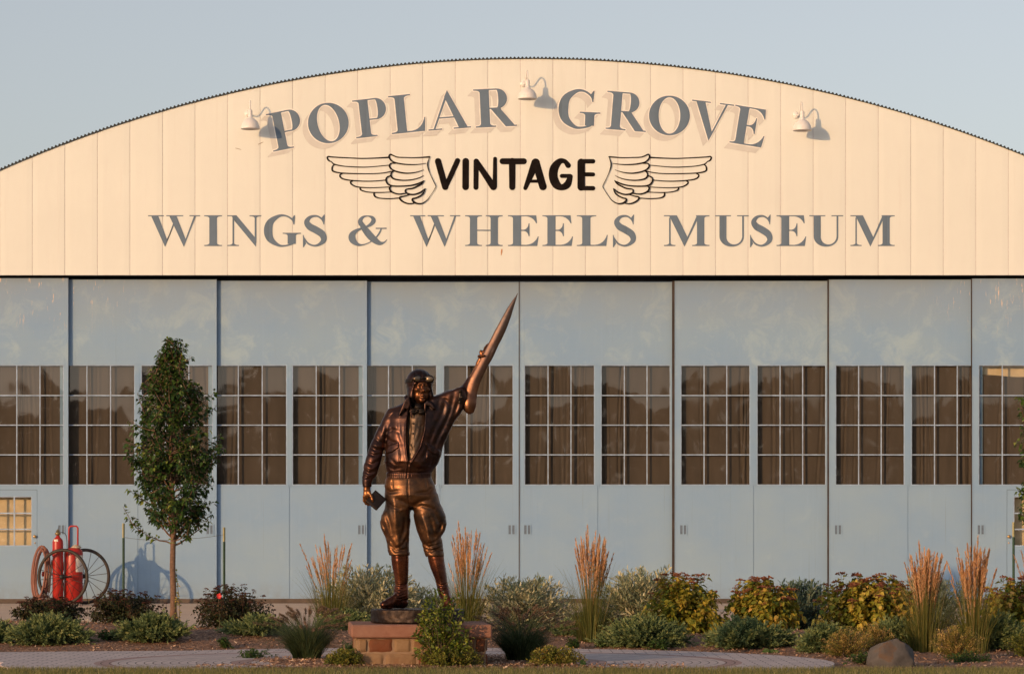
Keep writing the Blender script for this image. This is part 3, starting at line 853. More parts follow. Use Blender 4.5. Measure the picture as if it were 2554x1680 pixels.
# ------------------------------------------------------------------ gooseneck wall lamps
M['enamel'] = plain('white_enamel', (0.82, 0.80, 0.78), 0.35, spec=0.5, vary=0.04)
M['bulb'] = plain('frosted_bulb', (0.85, 0.85, 0.82), 0.3)
def wall_lamp(mx, my, label):
    """mx, my: photo pixel of the wall plate"""
    Xm, Zm = bX(mx), bZ(my)
    e = empty('wall_lamp', (Xm, Y0, Zm), label, 'wall lamp', 'white gooseneck lamps over the lettering')
    mb = MB()
    mb.lathe((Xm, Y0-0.005, Zm), [(0.062, 0.0), (0.062, -0.014), (0.045, -0.030), (0.02, -0.034)][::-1], 20, axis='y')
    mb.build('wall_plate', M['enamel'], e, True)
    A = [(0, 0, 0), (0.012, -0.05, -0.012), (0.022, -0.10, -0.022), (0.034, -0.14, -0.015), (0.046, -0.175, 0.03), (0.056, -0.205, 0.10), (0.064, -0.235, 0.165), (0.070, -0.268, 0.193), (0.076, -0.300, 0.180), (0.080, -0.325, 0.13), (0.080, -0.335, 0.07), (0.080, -0.335, 0.0)]
    mb = MB(); mb.tube([(Xm+x, Y0+y*1.30-0.01, Zm+z) for x, y, z in A], 0.0125, 10)
    mb.build('gooseneck_arm', M['enamel'], e, True)
    c = (Xm+0.08, Y0-0.445, Zm)
    mb = MB()
    prof = [(0.020, 0.02), (0.034, 0.012), (0.040, -0.01), (0.043, -0.10), (0.050, -0.135), (0.072, -0.150), (0.105, -0.172), (0.138, -0.208), (0.160, -0.250), (0.173, -0.295), (0.178, -0.335), (0.180, -0.350),
            (0.172, -0.345), (0.165, -0.300), (0.150, -0.25), (0.125, -0.210), (0.09, -0.18), (0.04, -0.155)]
    n = 32; vs = []; fs = []
    for r, h in prof:
        for k in range(n):
            a = 2*math.pi*k/n; vs.append((c[0]+r*math.cos(a), c[1]+r*math.sin(a), c[2]+h))
    for i in range(len(prof)-1):
        for k in range(n):
            a = i*n+k; b = i*n+(k+1) % n; fs.append((a, b, b+n, a+n))
    mb.add(vs, fs); mb.build('lamp_shade', M['enamel'], e, True)
    mb = MB(); mb.lathe((c[0], c[1], c[2]-0.16), [(0.012, 0.0), (0.03, -0.03), (0.038, -0.06), (0.03, -0.09), (0.008, -0.102)], 14)
    mb.build('bulb', M['bulb'], e, True)
    return e
wall_lamp(618.5, 284, 'white gooseneck lamp whose shadow falls on the first letter P, leftmost lamp on the gable')
wall_lamp(1305, 210, 'white gooseneck lamp high between the words POPLAR and GROVE, topmost lamp on the gable')
wall_lamp(1985, 288, 'white gooseneck lamp on bare cream wall to the right of the word GROVE')
# ------------------------------------------------------------------ ground
PC = (-0.90, 30.5)     # patio centre
def bed_h(x, y):
    """height of the mulch mound"""
    d = math.hypot(x-PC[0], y-PC[1])
    a = min(max((y-33.0)/3.0, 0), 1); b = min(max((43.0-y)/3.5, 0), 1)
    s = a*a*(3-2*a)*b*b*(3-2*b)
    m = min(max((d-4.0)/1.5, 0), 1)
    return 0.13*s*m*(1+0.5*math.sin(x*0.9+1)*math.cos(y*0.8))

def gravel_mat():
    s = NT('tan_gravel')
    n = s.noise(0.5, 6, 0.6); f = s.noise(55, 3, 0.7); m = s.noise(6, 5, 0.7)
    c = s.ramp(n, [(0.3, (0.72, 0.53, 0.40)), (0.7, (0.84, 0.64, 0.48))])
    c = s.mix(s.rng(f, 0.35, 0.65, 0.0, 0.5), c, (0.42, 0.34, 0.29))
    c = s.mix(s.rng(m, 0.55, 0.75, 0.0, 0.35), c, (0.72, 0.62, 0.52))
    s.set(c, 0.95, 0, 0.2); s.bump(f, 0.5, 0.01)
    return s.m
g = mesh_obj('ground', [(-900, -900, -0.012), (900, -900, -0.012), (900, 1500, -0.012), (-900, 1500, -0.012)], [(0, 1, 2, 3)], plain('dry_field_grass', (0.075, 0.085, 0.035), 0.95, vary=0.35, scale=0.3))
tag(g, kind='structure')
g = mesh_obj('gravel_apron', [(-60, 32, -0.004), (60, 32, -0.004), (60, 64, -0.004), (-60, 64, -0.004)], [(0, 1, 2, 3)], gravel_mat())
tag(g, kind='structure')

def mulch_mat():
    s = NT('wood_mulch')
    n = s.noise(2.0, 5); f = s.new('ShaderNodeTexVoronoi'); f.inputs['Scale'].default_value = 45
    s.link(s.mapping((1, 1, 1)), f.inputs['Vector'])
    sep = s.xyz(f.outputs['Color'])
    c = s.ramp(sep[0], [(0.0, (0.10, 0.060, 0.042)), (0.4, (0.25, 0.145, 0.098)), (0.75, (0.40, 0.235, 0.155)), (1.0, (0.60, 0.37, 0.25))])
    c = s.mix(s.rng(n, 0.4, 0.7, 0, 0.25), c, (0.16, 0.12, 0.10))
    s.set(c, 0.95, 0, 0.2); s.bump(f.outputs['Distance'], 0.7, 0.02)
    return s.m
M['mulch'] = mulch_mat()
# bed grid
nx, ny = 150, 90
X0, X1, YA, YB = -15.0, 15.0, 28.2, 41.2
def bed_back(x): return 41.0 + 0.35*math.sin(x*0.7) + 0.2*math.sin(x*2.1+1)
vs = []
for j in range(ny+1):
    for i in range(nx+1):
        x = X0+(X1-X0)*i/nx; t = j/ny
        y = YA + (bed_back(x)-YA)*t
        z = bed_h(x, y) + 0.012*math.sin(x*5.1+y*3)*math.cos(y*4.3-x) 
        if t > 0.96: z -= 0.02
        vs.append((x, y, 0.008 + z))
def in_hole(x, y):
    d = math.hypot(x-PC[0], y-PC[1])
    return False
fs = [(j*(nx+1)+i, j*(nx+1)+i+1, (j+1)*(nx+1)+i+1, (j+1)*(nx+1)+i) for j in range(ny) for i in range(nx)]
g = mesh_obj('mulch_bed', vs, fs, M['mulch'], None, True)
tag(g, kind='structure')

def paver_mat():
    s = NT('concrete_pavers')
    v = s.mapping((1, 1, 1))
    o = s.xyz(v)
    x, y = o[0], o[1]
    r = s.math('SQRT', s.math('ADD', s.math('MULTIPLY', x, x), s.math('MULTIPLY', y, y)))
    th = s.math('ARCTAN2', y, x)
    sp = 0.0825
    ri = s.math('DIVIDE', r, sp)
    fr = s.math('FRACT', ri); rf = s.math('FLOOR', ri)
    joint_r = s.math('MAXIMUM', s.rng(fr, 0.03, 0.10, 1, 0), s.rng(fr, 0.93, 0.98, 0, 1))
    # angular joints, staggered ring by ring
    na = s.math('FLOOR', s.math('MULTIPLY', s.math('ADD', r, 0.1), 42.0))
    ta = s.math('ADD', s.math('MULTIPLY', th, s.math('DIVIDE', s.math('MULTIPLY', rf, 4.0), 6.2832)), s.math('MULTIPLY', rf, 0.37))
    ft = s.math('FRACT', ta)
    joint_t = s.math('MAXIMUM', s.rng(ft, 0.0, 0.05, 1, 0), s.rng(ft, 0.95, 1.0, 0, 1))
    j1 = s.math('MAXIMUM', joint_r, joint_t)
    # outside the rings: rows of larger slabs
    br = s.new('ShaderNodeTexBrick'); s.link(v, br.inputs['Vector'])
    br.inputs['Scale'].default_value = 1.0; br.inputs['Brick Width'].default_value = 0.23; br.inputs['Row Height'].default_value = 0.155
    br.inputs['Mortar Size'].default_value = 0.006
    br.inputs['Color1'].default_value = (0.1, 0.1, 0.1, 1); br.inputs['Color2'].default_value = (0.9, 0.9, 0.9, 1)
    outside = s.rng(r, 3.12, 3.125, 0, 1)
    w = s.new('ShaderNodeTexWhiteNoise', noise_dimensions='2D')
    cb = s.new('ShaderNodeCombineXYZ'); s.link(rf, cb.inputs[0]); s.link(s.math('FLOOR', ta), cb.inputs[1]); s.link(cb.outputs[0], w.inputs[0])
    rnd = s.mix(outside, w.outputs['Value'], br.outputs['Color'])
    rv = s.xyz(rnd)[0]
    c = s.ramp(rv, [(0.0, (0.54, 0.46, 0.45)), (0.5, (0.64, 0.54, 0.52)), (1.0, (0.72, 0.61, 0.57))])
    red = s.math('MAXIMUM', s.math('MULTIPLY', s.math('GREATER_THAN', r, 2.955), s.math('LESS_THAN', r, 3.12)),
                 s.math('MULTIPLY', s.math('GREATER_THAN', r, 1.62), s.math('LESS_THAN', r, 1.82)))
    c = s.mix(s.math('MULTIPLY', red, 0.8), c, (0.40, 0.235, 0.205))
    jo = s.math('MAXIMUM', s.math('MULTIPLY', j1, s.math('SUBTRACT', 1.0, outside)), s.math('MULTIPLY', br.outputs['Fac'], outside))
    c = s.mix(s.math('MULTIPLY', jo, 0.95), c, (0.04, 0.035, 0.035))
    c = s.mix(s.rng(s.noise(1.5, 5), 0.45, 0.75, 0, 0.3), c, (0.40, 0.35, 0.34))
    c = s.mix(s.rng(s.noise(70, 3), 0.5, 0.8, 0, 0.2), c, (0.18, 0.16, 0.16))
    s.set(c, 0.85, 0, 0.3)
    h = s.math('SUBTRACT', s.math('ADD', s.math('MULTIPLY', rv, 0.5), s.noise(25, 4)), s.math('MULTIPLY', jo, 1.5))
    s.bump(h, 0.6, 0.006)
    return s.m
pm = paver_mat()
# outline: circle plus a path leaving to the left
vs = []
outl = []
for a in range(-178, 179, 2):
    t = R(a)
    outl.append((PC[0]+4.0*math.cos(t), PC[1]+4.0*math.sin(t)))
nn = len(outl)
o_local = [(x, y) for x, y in outl]
cv = [(x, max(y, 28.4), 0.0335) for x, y in o_local]
# extra path polygons
def flat_local(name, pts, z, mat, thick=0.03):
    n = len(pts)
    me = bpy.data.meshes.new(name)
    v = [(x-PC[0], y-PC[1], z) for x, y in pts] + [(x-PC[0], y-PC[1], z-thick) for x, y in pts]
    f = [tuple(range(n))] + [(i, n+i, n+(i+1) % n, (i+1) % n) for i in range(n)]
    me.from_pydata(v, [], f); me.materials.append(mat); me.validate()
    o = bpy.data.objects.new(name, me); col.objects.link(o); o.location = (PC[0], PC[1], 0)
    tag(o, kind='structure'); return o
half = [(x, max(y, 28.55)) for x, y in outl]
left = []
for x, y in half: left.append((x, y))
# merge the path: walk the outline and splice the leftward path where x is far left
spl = []
for x, y in half:
    if x < PC[0]-2.6 and y > PC[1]-0.0 : continue
    spl.append((x, y))
top = [(-4.3, 33.9+0.0), (-4.9, 33.55), (-5.6, 33.2), (-7.0, 32.75), (-12.0, 32.2), (-12.0, 30.7), (-6.6, 30.72), (-5.6, 30.6), (-4.85, 30.2)]
# outline runs counter-clockwise from angle -178; splice at the end
spl = spl + [(PC[0]-2.62, 33.55)] + [(-4.3, 33.42), (-5.2, 33.2), (-6.2, 32.95), (-8.0, 32.6), (-12.0, 32.2), (-12.0, 30.7), (-6.9, 30.72), (-5.9, 30.55), (-5.2, 30.3)]
flat_local('patio', spl, 0.034, pm)
# planting island round the statue
isl = []
for a in range(0, 360, 5):
    t = R(a); rr = 1.60*(1+0.04*math.sin(3*t)+0.03*math.sin(7*t+1))
    isl.append((PC[0]+rr*math.cos(t)*1.02, PC[1]-0.1+rr*math.sin(t)))
isl = [(x, max(y, 28.5)) for x, y in isl]
front = [(-2.9, 28.45), (1.6, 28.45), (1.45, 28.95), (0.9, 29.35), (-2.5, 29.3), (-2.75, 28.9)]
def mulch_patch(name, pts, z0=0.038, mound=0.03):
    cx = sum(p[0] for p in pts)/len(pts); cy = sum(p[1] for p in pts)/len(pts)
    vs = [(cx, cy, z0+mound)]; fs = []
    K = 6; n = len(pts)
    for k in range(1, K+1):
        for x, y in pts:
            t = k/K
            vs.append((cx+(x-cx)*t, cy+(y-cy)*t, z0+mound*(1-t*t)+ (0 if k < K else -0.02)))
    for i in range(n): fs.append((0, 1+i, 1+(i+1) % n))
    for k in range(K-1):
        for i in range(n):
            a = 1+k*n+i; b = 1+k*n+(i+1) % n
            fs.append((a, a+n, b+n, b))
    o = mesh_obj(name, vs, fs, M['mulch'], None, True); tag(o, kind='structure'); return o
mulch_patch('planting_island', isl)
mulch_patch('mulch_strip', front, 0.036, 0.012)

# loose bark chips
rs = np.random.RandomState(3)
def chips(name, n, fn, zf, size=(0.012, 0.045), label=None, seed=1):
    rs = np.random.RandomState(seed)
    P = []
    while len(P) < n:
        x, y = fn(rs)
        if x is None: continue
        P.append((x, y, zf(x, y)))
    P = np.array(P); n = len(P)
    L = rs.uniform(size[0], size[1], n); W = L*rs.uniform(0.2, 0.55, n)
    a = rs.uniform(0, 2*np.pi, n); tilt = rs.normal(0, 0.35, n); roll = rs.normal(0, 0.4, n)
    u = np.stack([np.cos(a)*np.cos(tilt), np.sin(a)*np.cos(tilt), np.sin(tilt)], 1)
    w = np.stack([-np.sin(a)*np.cos(roll), np.cos(a)*np.cos(roll), np.sin(roll)], 1)
    V = np.empty((n, 4, 3))
    for k, (s1, s2) in enumerate(((-1, -1), (1, -.7), (.8, 1), (-1, .6))):
        V[:, k] = P + u*(L*s1/2)[:, None] + w*(W*s2/2)[:, None]
    V[:, :, 2] += 0.006
    Fc = np.arange(n*4).reshape(n, 4)
    t = np.repeat(rs.rand(n), 4)
    return mesh_obj(name, V.reshape(-1, 3), Fc, M['chip'], None, False, attr=t)
def chip_mat():
    s = NT('bark_chip')
    c = s.ramp(s.attr(), [(0, (0.14, 0.09, 0.065)), (0.5, (0.36, 0.21, 0.14)), (0.8, (0.54, 0.34, 0.23)), (1, (0.78, 0.58, 0.42))])
    s.set(c, 0.9, 0, 0.2); return s.m
M['chip'] = chip_mat()
def f_bed(rs):
    y = 30 + 11*rs.rand(); x = rs.uniform(-1, 1)*(y*0.1625+1.5)
    d = math.hypot(x-PC[0], y-PC[1])
    if d < 4.03: return (None, None)
    if x < -3.5 and 30.7 < y < 33.6: return (None, None)
    if y > bed_back(x)+0.15: return (None, None)
    return x, y
o = chips('bark_chips', 26000, f_bed, lambda x, y: 0.014 + bed_h(x, y) + 0.012*math.sin(x*5.1+y*3)*math.cos(y*4.3-x), seed=2)
tag(o, 'loose reddish brown bark chips covering the long planting bed', 'bark chips', kind='stuff')
def f_isl(rs):
    a = rs.rand()*6.283; r = 1.6*math.sqrt(rs.rand()); x, y = PC[0]+r*math.cos(a), PC[1]-0.1+r*math.sin(a)
    if rs.rand() < 0.35: x, y = rs.uniform(-2.9, 1.6), rs.uniform(28.5, 29.3)
    if y < 28.5: return (None, None)
    return x, y
o = chips('bark_chips', 5200, f_isl, lambda x, y: 0.058, seed=5)
tag(o, 'loose bark chips scattered round the stone plinth and its plants', 'bark chips', kind='stuff')

# lawn strip
lawn = mesh_obj('lawn', [(-30, -6, 0.03), (30, -6, 0.03), (30, 28.62, 0.03), (-30, 28.62, 0.03), (-30, 28.66, 0.0), (30, 28.66, 0.0)], [(0, 1, 2, 3), (3, 2, 5, 4)],
                plain('lawn_soil', (0.15, 0.155, 0.058), 0.95, vary=0.3, scale=8))
tag(lawn, kind='structure')

def blades(name, P, L, mat, parent=None, bend=0.4, width=0.004, seg=3, seed=1, lean=None, tint=None, wtip=0.15):
    """P (n,3) roots, L (n,) lengths -> tapered bent strips"""
    rs = np.random.RandomState(seed)
    n = len(P)
    az = rs.uniform(0, 2*np.pi, n)
    D = np.stack([np.cos(az), np.sin(az), np.zeros(n)], 1)
    ln = (lean if lean is not None else np.abs(rs.normal(0, bend, n)))
    if isinstance(ln, tuple): D, ln = ln
    side = np.stack([-D[:, 1], D[:, 0], np.zeros(n)], 1)
    tw = rs.uniform(-1.2, 1.2, n)
    side = side*np.cos(tw)[:, None] + D*np.sin(tw)[:, None]
    V = np.empty((n, (seg+1)*2, 3))
    for k in range(seg+1):
        t = k/seg
        p = P + D*(L*ln*t**1.8)[:, None]; p[:, 2] += L*t*np.sqrt(np.clip(1-(ln*t)**2*0.6, 0.05, 1))
        w = width*((1-t)*(1-wtip)+wtip)
        wv = w if np.isscalar(w) else w[:, None]
        V[:, 2*k] = p - side*wv/2; V[:, 2*k+1] = p + side*wv/2
    base = np.arange(n)[:, None]*((seg+1)*2)
    Fs = np.concatenate([base + np.array([2*k, 2*k+1, 2*k+3, 2*k+2]) for k in range(seg)], 0)
    t = tint if tint is not None else rs.rand(n)
    return mesh_obj(name, V.reshape(-1, 3), Fs, mat, parent, False, attr=np.repeat(t, (seg+1)*2))
M['lawn'] = leafmat('lawn_blade', [(0, (0.13, 0.15, 0.05)), (0.5, (0.21, 0.21, 0.07)), (0.8, (0.28, 0.25, 0.10)), (1, (0.40, 0.33, 0.17))], 0.6, 0.3)
n = 60000
P = np.stack([rs.uniform(-9, 9, n), 28.66 - 1.9*rs.rand(n)**1.6, np.full(n, 0.03)], 1)
o = blades('lawn_grass', P, rs.uniform(0.02, 0.055, n), M['lawn'], bend=0.5, width=0.005, seg=2, seed=8)
tag(o, 'short mown dry green grass along the near edge', 'grass', kind='stuff')
# ------------------------------------------------------------------ bronze aviator
class Field:
    """sampled distance field, turned into a mesh by surface nets"""
    def __init__(s, lo, hi, h):
        s.lo = np.array(lo, float); s.h = h
        s.n = np.ceil((np.array(hi)-s.lo)/h).astype(int)+1
        s.ax = [s.lo[i] + h*np.arange(s.n[i]) for i in range(3)]
        s.v = np.full(s.n, 200.0, dtype=np.float32)
    def sub(s, lo, hi):
        a = np.maximum(np.floor((np.array(lo)-s.lo)/s.h).astype(int), 0)
        b = np.minimum(np.ceil((np.array(hi)-s.lo)/s.h).astype(int)+1, s.n)
        if np.any(b <= a): return None
        sl = tuple(slice(a[i], b[i]) for i in range(3))
        X = s.ax[0][sl[0]][:, None, None]; Y = s.ax[1][sl[1]][None, :, None]; Z = s.ax[2][sl[2]][None, None, :]
        return sl, X, Y, Z
    def put(s, sl, d, k, mode):
        v = s.v[sl]
        if mode == '+':
            if k > 0:
                h = np.maximum(k-np.abs(v-d), 0)/k; s.v[sl] = np.minimum(v, d) - h*h*k*0.25
            else: s.v[sl] = np.minimum(v, d)
        elif mode == '-':
            d = -d
            if k > 0:
                h = np.maximum(k-np.abs(v-d), 0)/k; s.v[sl] = np.maximum(v, d) + h*h*k*0.25
            else: s.v[sl] = np.maximum(v, d)
    def ell(s, c, r, k=0, mode='+', rot=None):
        m = max(r)+k+12
        q = s.sub(np.array(c)-m, np.array(c)+m)
        if q is None: return s
        sl, X, Y, Z = q
        x, y, z = X-c[0], Y-c[1], Z-c[2]
        if rot is not None:
            ca, sa = math.cos(rot[1]), math.sin(rot[1])
            if rot[0] == 'y': x, z = x*ca-z*sa, x*sa+z*ca
            elif rot[0] == 'z': x, y = x*ca-y*sa, x*sa+y*ca
            else: y, z = y*ca-z*sa, y*sa+z*ca
        k0 = np.sqrt((x/r[0])**2+(y/r[1])**2+(z/r[2])**2)
        k1 = np.sqrt((x/r[0]**2)**2+(y/r[1]**2)**2+(z/r[2]**2)**2)+1e-9
        s.put(sl, k0*(k0-1)/k1, k, mode); return s
    def cap(s, a, b, ra, rb=None, k=0, mode='+', sy=1.0):
        """tapered capsule; sy squashes it front to back"""
        rb = ra if rb is None else rb
        a = np.array(a, float); b = np.array(b, float); m = max(ra, rb)*max(1, sy)+k+12
        q = s.sub(np.minimum(a, b)-m, np.maximum(a, b)+m)
        if q is None: return s
        sl, X, Y, Z = q
        d = b-a; d2 = d.copy(); d2[1] /= sy
        px, py, pz = X-a[0], (Y-a[1])/sy, Z-a[2]
        t = np.clip((px*d2[0]+py*d2[1]+pz*d2[2])/max((d2**2).sum(), 1e-9), 0, 1)
        dist = np.sqrt((px-t*d2[0])**2+(py-t*d2[1])**2+(pz-t*d2[2])**2) - (ra+(rb-ra)*t)
        s.put(sl, dist*min(1, sy) if sy < 1 else dist, k, mode); return s
    def chain(s, pts, k=0, mode='+', sy=1.0, kk=8):
        for i in range(len(pts)-1):
            s.cap(pts[i][:3], pts[i+1][:3], pts[i][3], pts[i+1][3], k if i == 0 else kk, mode, sy)
        return s
    def loft(s, rows, k=0, mode='+', p=2.0, round_=10):
        """rows of (height down the photo, x left, x right, y centre, half depth)"""
        rows = sorted(rows); zz = np.array([-r[0] for r in rows])[::-1]
        A = [np.array([r[i] for r in rows], float)[::-1] for i in (1, 2, 3, 4)]
        m = 30+k
        lo = (min(A[0])-m, min(A[2]-A[3])-m, zz[0]-m); hi = (max(A[1])+m, max(A[2]+A[3])+m, zz[-1]+m)
        q = s.sub(lo, hi)
        if q is None: return s
        sl, X, Y, Z = q
        z1 = Z[0, 0]
        f = [np.interp(z1, zz, a) for a in A]
        # smooth the profiles a little
        cx = ((f[0]+f[1])/2)[None, None, :]; a = ((f[1]-f[0])/2)[None, None, :]; cy = f[2][None, None, :]; b = f[3][None, None, :]
        u = np.abs((X-cx)/a); w = np.abs((Y-cy)/b)
        rr = (u**p+w**p)**(1/p)
        g = np.sqrt((u/a)**2+(w/b)**2)/np.maximum(rr, 1e-6)
        d = (rr-1)/np.maximum(g, 1e-6)
        d = np.minimum(d, 120)
        dz = np.maximum(zz[0]-Z, Z-zz[-1])
        # rounded ends
        dd = np.minimum(np.maximum(d+round_, dz+round_), 0)+np.sqrt(np.maximum(d+round_, 0)**2+np.maximum(dz+round_, 0)**2)-round_
        s.put(sl, dd, k, mode); return s
    def box(s, c, half, axes, r=2, k=0, mode='+'):
        m = float(np.linalg.norm(half))+k+12
        sl, X, Y, Z = s.sub(np.array(c)-m, np.array(c)+m)
        q = []
        for a, hsize in zip(axes, half):
            q.append(np.abs((X-c[0])*a[0]+(Y-c[1])*a[1]+(Z-c[2])*a[2])-hsize+r)
        out = np.sqrt(sum(np.maximum(t, 0)**2 for t in q))+np.minimum(np.maximum(np.maximum(q[0], q[1]), q[2]), 0)-r
        s.put(sl, out, k, mode); return s
    @staticmethod
    def poly2(x, z, pts):
        """signed distance to a polygon given as (x, down) photo points"""
        P = [(a, -b) for a, b in pts]
        d = np.full(np.broadcast(x, z).shape, 1e9); sg = np.ones_like(d)
        n = len(P)
        for i in range(n):
            (x0, z0), (x1, z1) = P[i], P[i-1]
            ex, ez = x1-x0, z1-z0; wx, wz = x-x0, z-z0
            t = np.clip((wx*ex+wz*ez)/(ex*ex+ez*ez), 0, 1)
            d = np.minimum(d, (wx-ex*t)**2+(wz-ez*t)**2)
            c1 = z >= z0; c2 = z < z1; c3 = ex*wz > ez*wx
            flip = (c1 & c2 & c3) | (~c1 & ~c2 & ~c3)
            sg = np.where(flip, -sg, sg)
        return sg*np.sqrt(d)
    def prism(s, pts, y0, y1, k=0, mode='+', round_=0):
        m = 14+k+round_
        xs = [p[0] for p in pts]; zs = [-p[1] for p in pts]
        q = s.sub((min(xs)-m, y0-m, min(zs)-m), (max(xs)+m, y1+m, max(zs)+m))
        sl, X, Y, Z = q
        d = s.poly2(X[:, 0, :], Z[0, 0, :][None, :], pts)[:, None, :]
        c = (y0+y1)/2; hy = (y1-y0)/2
        dy = np.abs(Y-c)-hy
        a = d+round_; b = dy+round_
        dd = np.minimum(np.maximum(a, b), 0)+np.sqrt(np.maximum(a, 0)**2+np.maximum(b, 0)**2)-round_
        s.put(sl, dd, k, mode); return s
    def line(s, pts, amp, w, front=True, ymax=30):
        """crease (amp > 0) or ridge (amp < 0) drawn down the front of the figure as a polyline in photo points"""
        xs = [p[0] for p in pts]; zs = [-p[1] for p in pts]
        if abs(amp) >= 4 and w >= 7: w = w*1.45
        m = w*3
        q = s.sub((min(xs)-m, s.ax[1][0], min(zs)-m), (max(xs)+m, s.ax[1][-1] if not front else ymax, max(zs)+m))
        if q is None: return s
        sl, X, Y, Z = q
        x = X[:, 0, :]; z = Z[0, 0, :][None, :]
        d2 = np.full(np.broadcast(x, z).shape, 1e9); tt = np.zeros_like(d2)
        tot = len(pts)-1
        for i in range(tot):
            x0, z0 = pts[i][0], -pts[i][1]; ex, ez = pts[i+1][0]-x0, -pts[i+1][1]-z0
            t = np.clip(((x-x0)*ex+(z-z0)*ez)/(ex*ex+ez*ez+1e-9), 0, 1)
            dd = (x-x0-ex*t)**2+(z-z0-ez*t)**2
            tt = np.where(dd < d2, (i+t)/tot, tt); d2 = np.minimum(d2, dd)
        env = np.sqrt(np.clip(np.sin(np.pi*np.clip(tt, 0.04, 0.96)), 0, 1))
        s.v[sl] += (amp*1.15*np.exp(-d2/(w*w))*env)[:, None, :].astype(np.float32)
        return s
    def patch(s, pts, amp, soft=4, ymax=0):
        xs = [p[0] for p in pts]; zs = [-p[1] for p in pts]
        m = soft*2
        sl, X, Y, Z = s.sub((min(xs)-m, s.ax[1][0], min(zs)-m), (max(xs)+m, ymax, max(zs)+m))
        d = s.poly2(X[:, 0, :], Z[0, 0, :][None, :], pts)
        s.v[sl] -= (amp*np.clip(0.5-d/soft, 0, 1))[:, None, :].astype(np.float32)
        return s
    def wobble(s, amp, L, seed=0):
        r = np.random.RandomState(seed)
        X, Y, Z = s.ax[0][:, None, None], s.ax[1][None, :, None], s.ax[2][None, None, :]
        w = np.zeros(s.v.shape, np.float32)
        for _ in range(4):
            k = r.normal(0, 1, 3); k /= np.linalg.norm(k)
            f = 2*np.pi/(L*r.uniform(0.7, 1.6)); ph = r.uniform(0, 6, 2)
            w += (np.sin((X*k[0]+Y*k[1]+Z*k[2])*f+ph[0]+1.5*np.sin(Z*f*0.5+ph[1]))).astype(np.float32)
        s.v += amp*w/2
        return s
    def mesh(s):
        v = s.v; v[0] = v[-1] = 50; v[:, 0] = v[:, -1] = 50; v[:, :, 0] = v[:, :, -1] = 50
        ins = v < 0
        nx, ny, nz = v.shape
        cs = np.zeros((nx-1, ny-1, nz-1), np.int8)
        for dx in (0, 1):
            for dy in (0, 1):
                for dz in (0, 1):
                    cs += ins[dx:nx-1+dx, dy:ny-1+dy, dz:nz-1+dz]
        act = (cs > 0) & (cs < 8)
        idx = -np.ones(act.shape, np.int64); ci = np.argwhere(act); idx[act] = np.arange(len(ci))
        acc = np.zeros((len(ci), 3)); cnt = np.zeros(len(ci))
        cor = [(a, b, c) for a in (0, 1) for b in (0, 1) for c in (0, 1)]
        val = {c: v[ci[:, 0]+c[0], ci[:, 1]+c[1], ci[:, 2]+c[2]] for c in cor}
        for c in cor:
            for ax in range(3):
                if c[ax]: continue
                e = list(c); e[ax] = 1; e = tuple(e)
                a, b = val[c], val[e]; m = (a < 0) != (b < 0)
                t = np.where(m, a/np.where(m, a-b, 1), 0)
                p = np.zeros((len(ci), 3)); p[:] = c; p[:, ax] = t
                acc += p*m[:, None]; cnt += m
        V = s.lo + (ci + acc/cnt[:, None])*s.h
        Fs = []
        for ax in range(3):
            a1, a2 = (ax+1) % 3, (ax+2) % 3
            sl0 = [slice(None)]*3; sl1 = [slice(None)]*3
            sl0[ax] = slice(0, -1); sl1[ax] = slice(1, None)
            i0 = ins[tuple(sl0)]; i1 = ins[tuple(sl1)]
            E = np.argwhere(i0 != i1)
            E = E[(E[:, a1] > 0) & (E[:, a2] > 0) & (E[:, a1] < v.shape[a1]-1) & (E[:, a2] < v.shape[a2]-1)]
            sgn = i0[E[:, 0], E[:, 1], E[:, 2]]
            def cell(d1, d2):
                q = E.copy(); q[:, a1] += d1; q[:, a2] += d2
                return idx[q[:, 0], q[:, 1], q[:, 2]]
            Q = np.stack([cell(-1, -1), cell(0, -1), cell(0, 0), cell(-1, 0)], 1)
            Q[~sgn] = Q[~sgn][:, ::-1]
            Fs.append(Q)
        Fc = np.concatenate(Fs); Fc = Fc[(Fc >= 0).all(1)]
        return V, Fc

SY = 29.77
SK = 0.3448/264.0
def S2W(V):
    V = np.asarray(V, float).reshape(-1, 3)
    o = np.empty_like(V)
    o[:, 0] = (860+.3448*V[:, 0]-1277)/264
    o[:, 2] = 1.214+(645+.3448*V[:, 2])/264
    o[:, 1] = SY + V[:, 1]*SK
    return o

def bronze(name, dark, light, tone=(0.10, 0.03, 0.02), rough=(0.28, 0.5), thr=(0.42, 0.62), grey=False):
    s = NT(name)
    n = s.noise(5.0, 6, 0.62); n2 = s.noise(23, 5, 0.6); n3 = s.noise(2.2, 3)
    c = s.ramp(n, [(thr[0], dark), (thr[1], light)])
    if grey: c = s.mix(s.rng(s.xyz()[2], 1.75, 2.75, 0.0, 0.8), c, (0.115, 0.105, 0.105))  # blade only: grey sky reflection put into the base colour towards the tip
    c = s.mix(s.rng(n3, 0.45, 0.65, 0, 0.5), c, tone)
    c = s.mix(s.rng(n2, 0.5, 0.75, 0, 0.4), c, tuple(v*0.5 for v in dark))
    s.set(c, s.rng(n2, 0.3, 0.7, rough[0], rough[1]), 0.82, 0.5)
    s.bump(s.noise(60, 4), 0.25, 0.002)
    return s.m
B_DARK = bronze('dark_brown_bronze', (0.034, 0.021, 0.020), (0.105, 0.046, 0.030), (0.055, 0.020, 0.018), (0.28, 0.44))
B_TROU = bronze('olive_brown_bronze', (0.055, 0.034, 0.024), (0.215, 0.095, 0.040), (0.060, 0.036, 0.026), (0.34, 0.5))
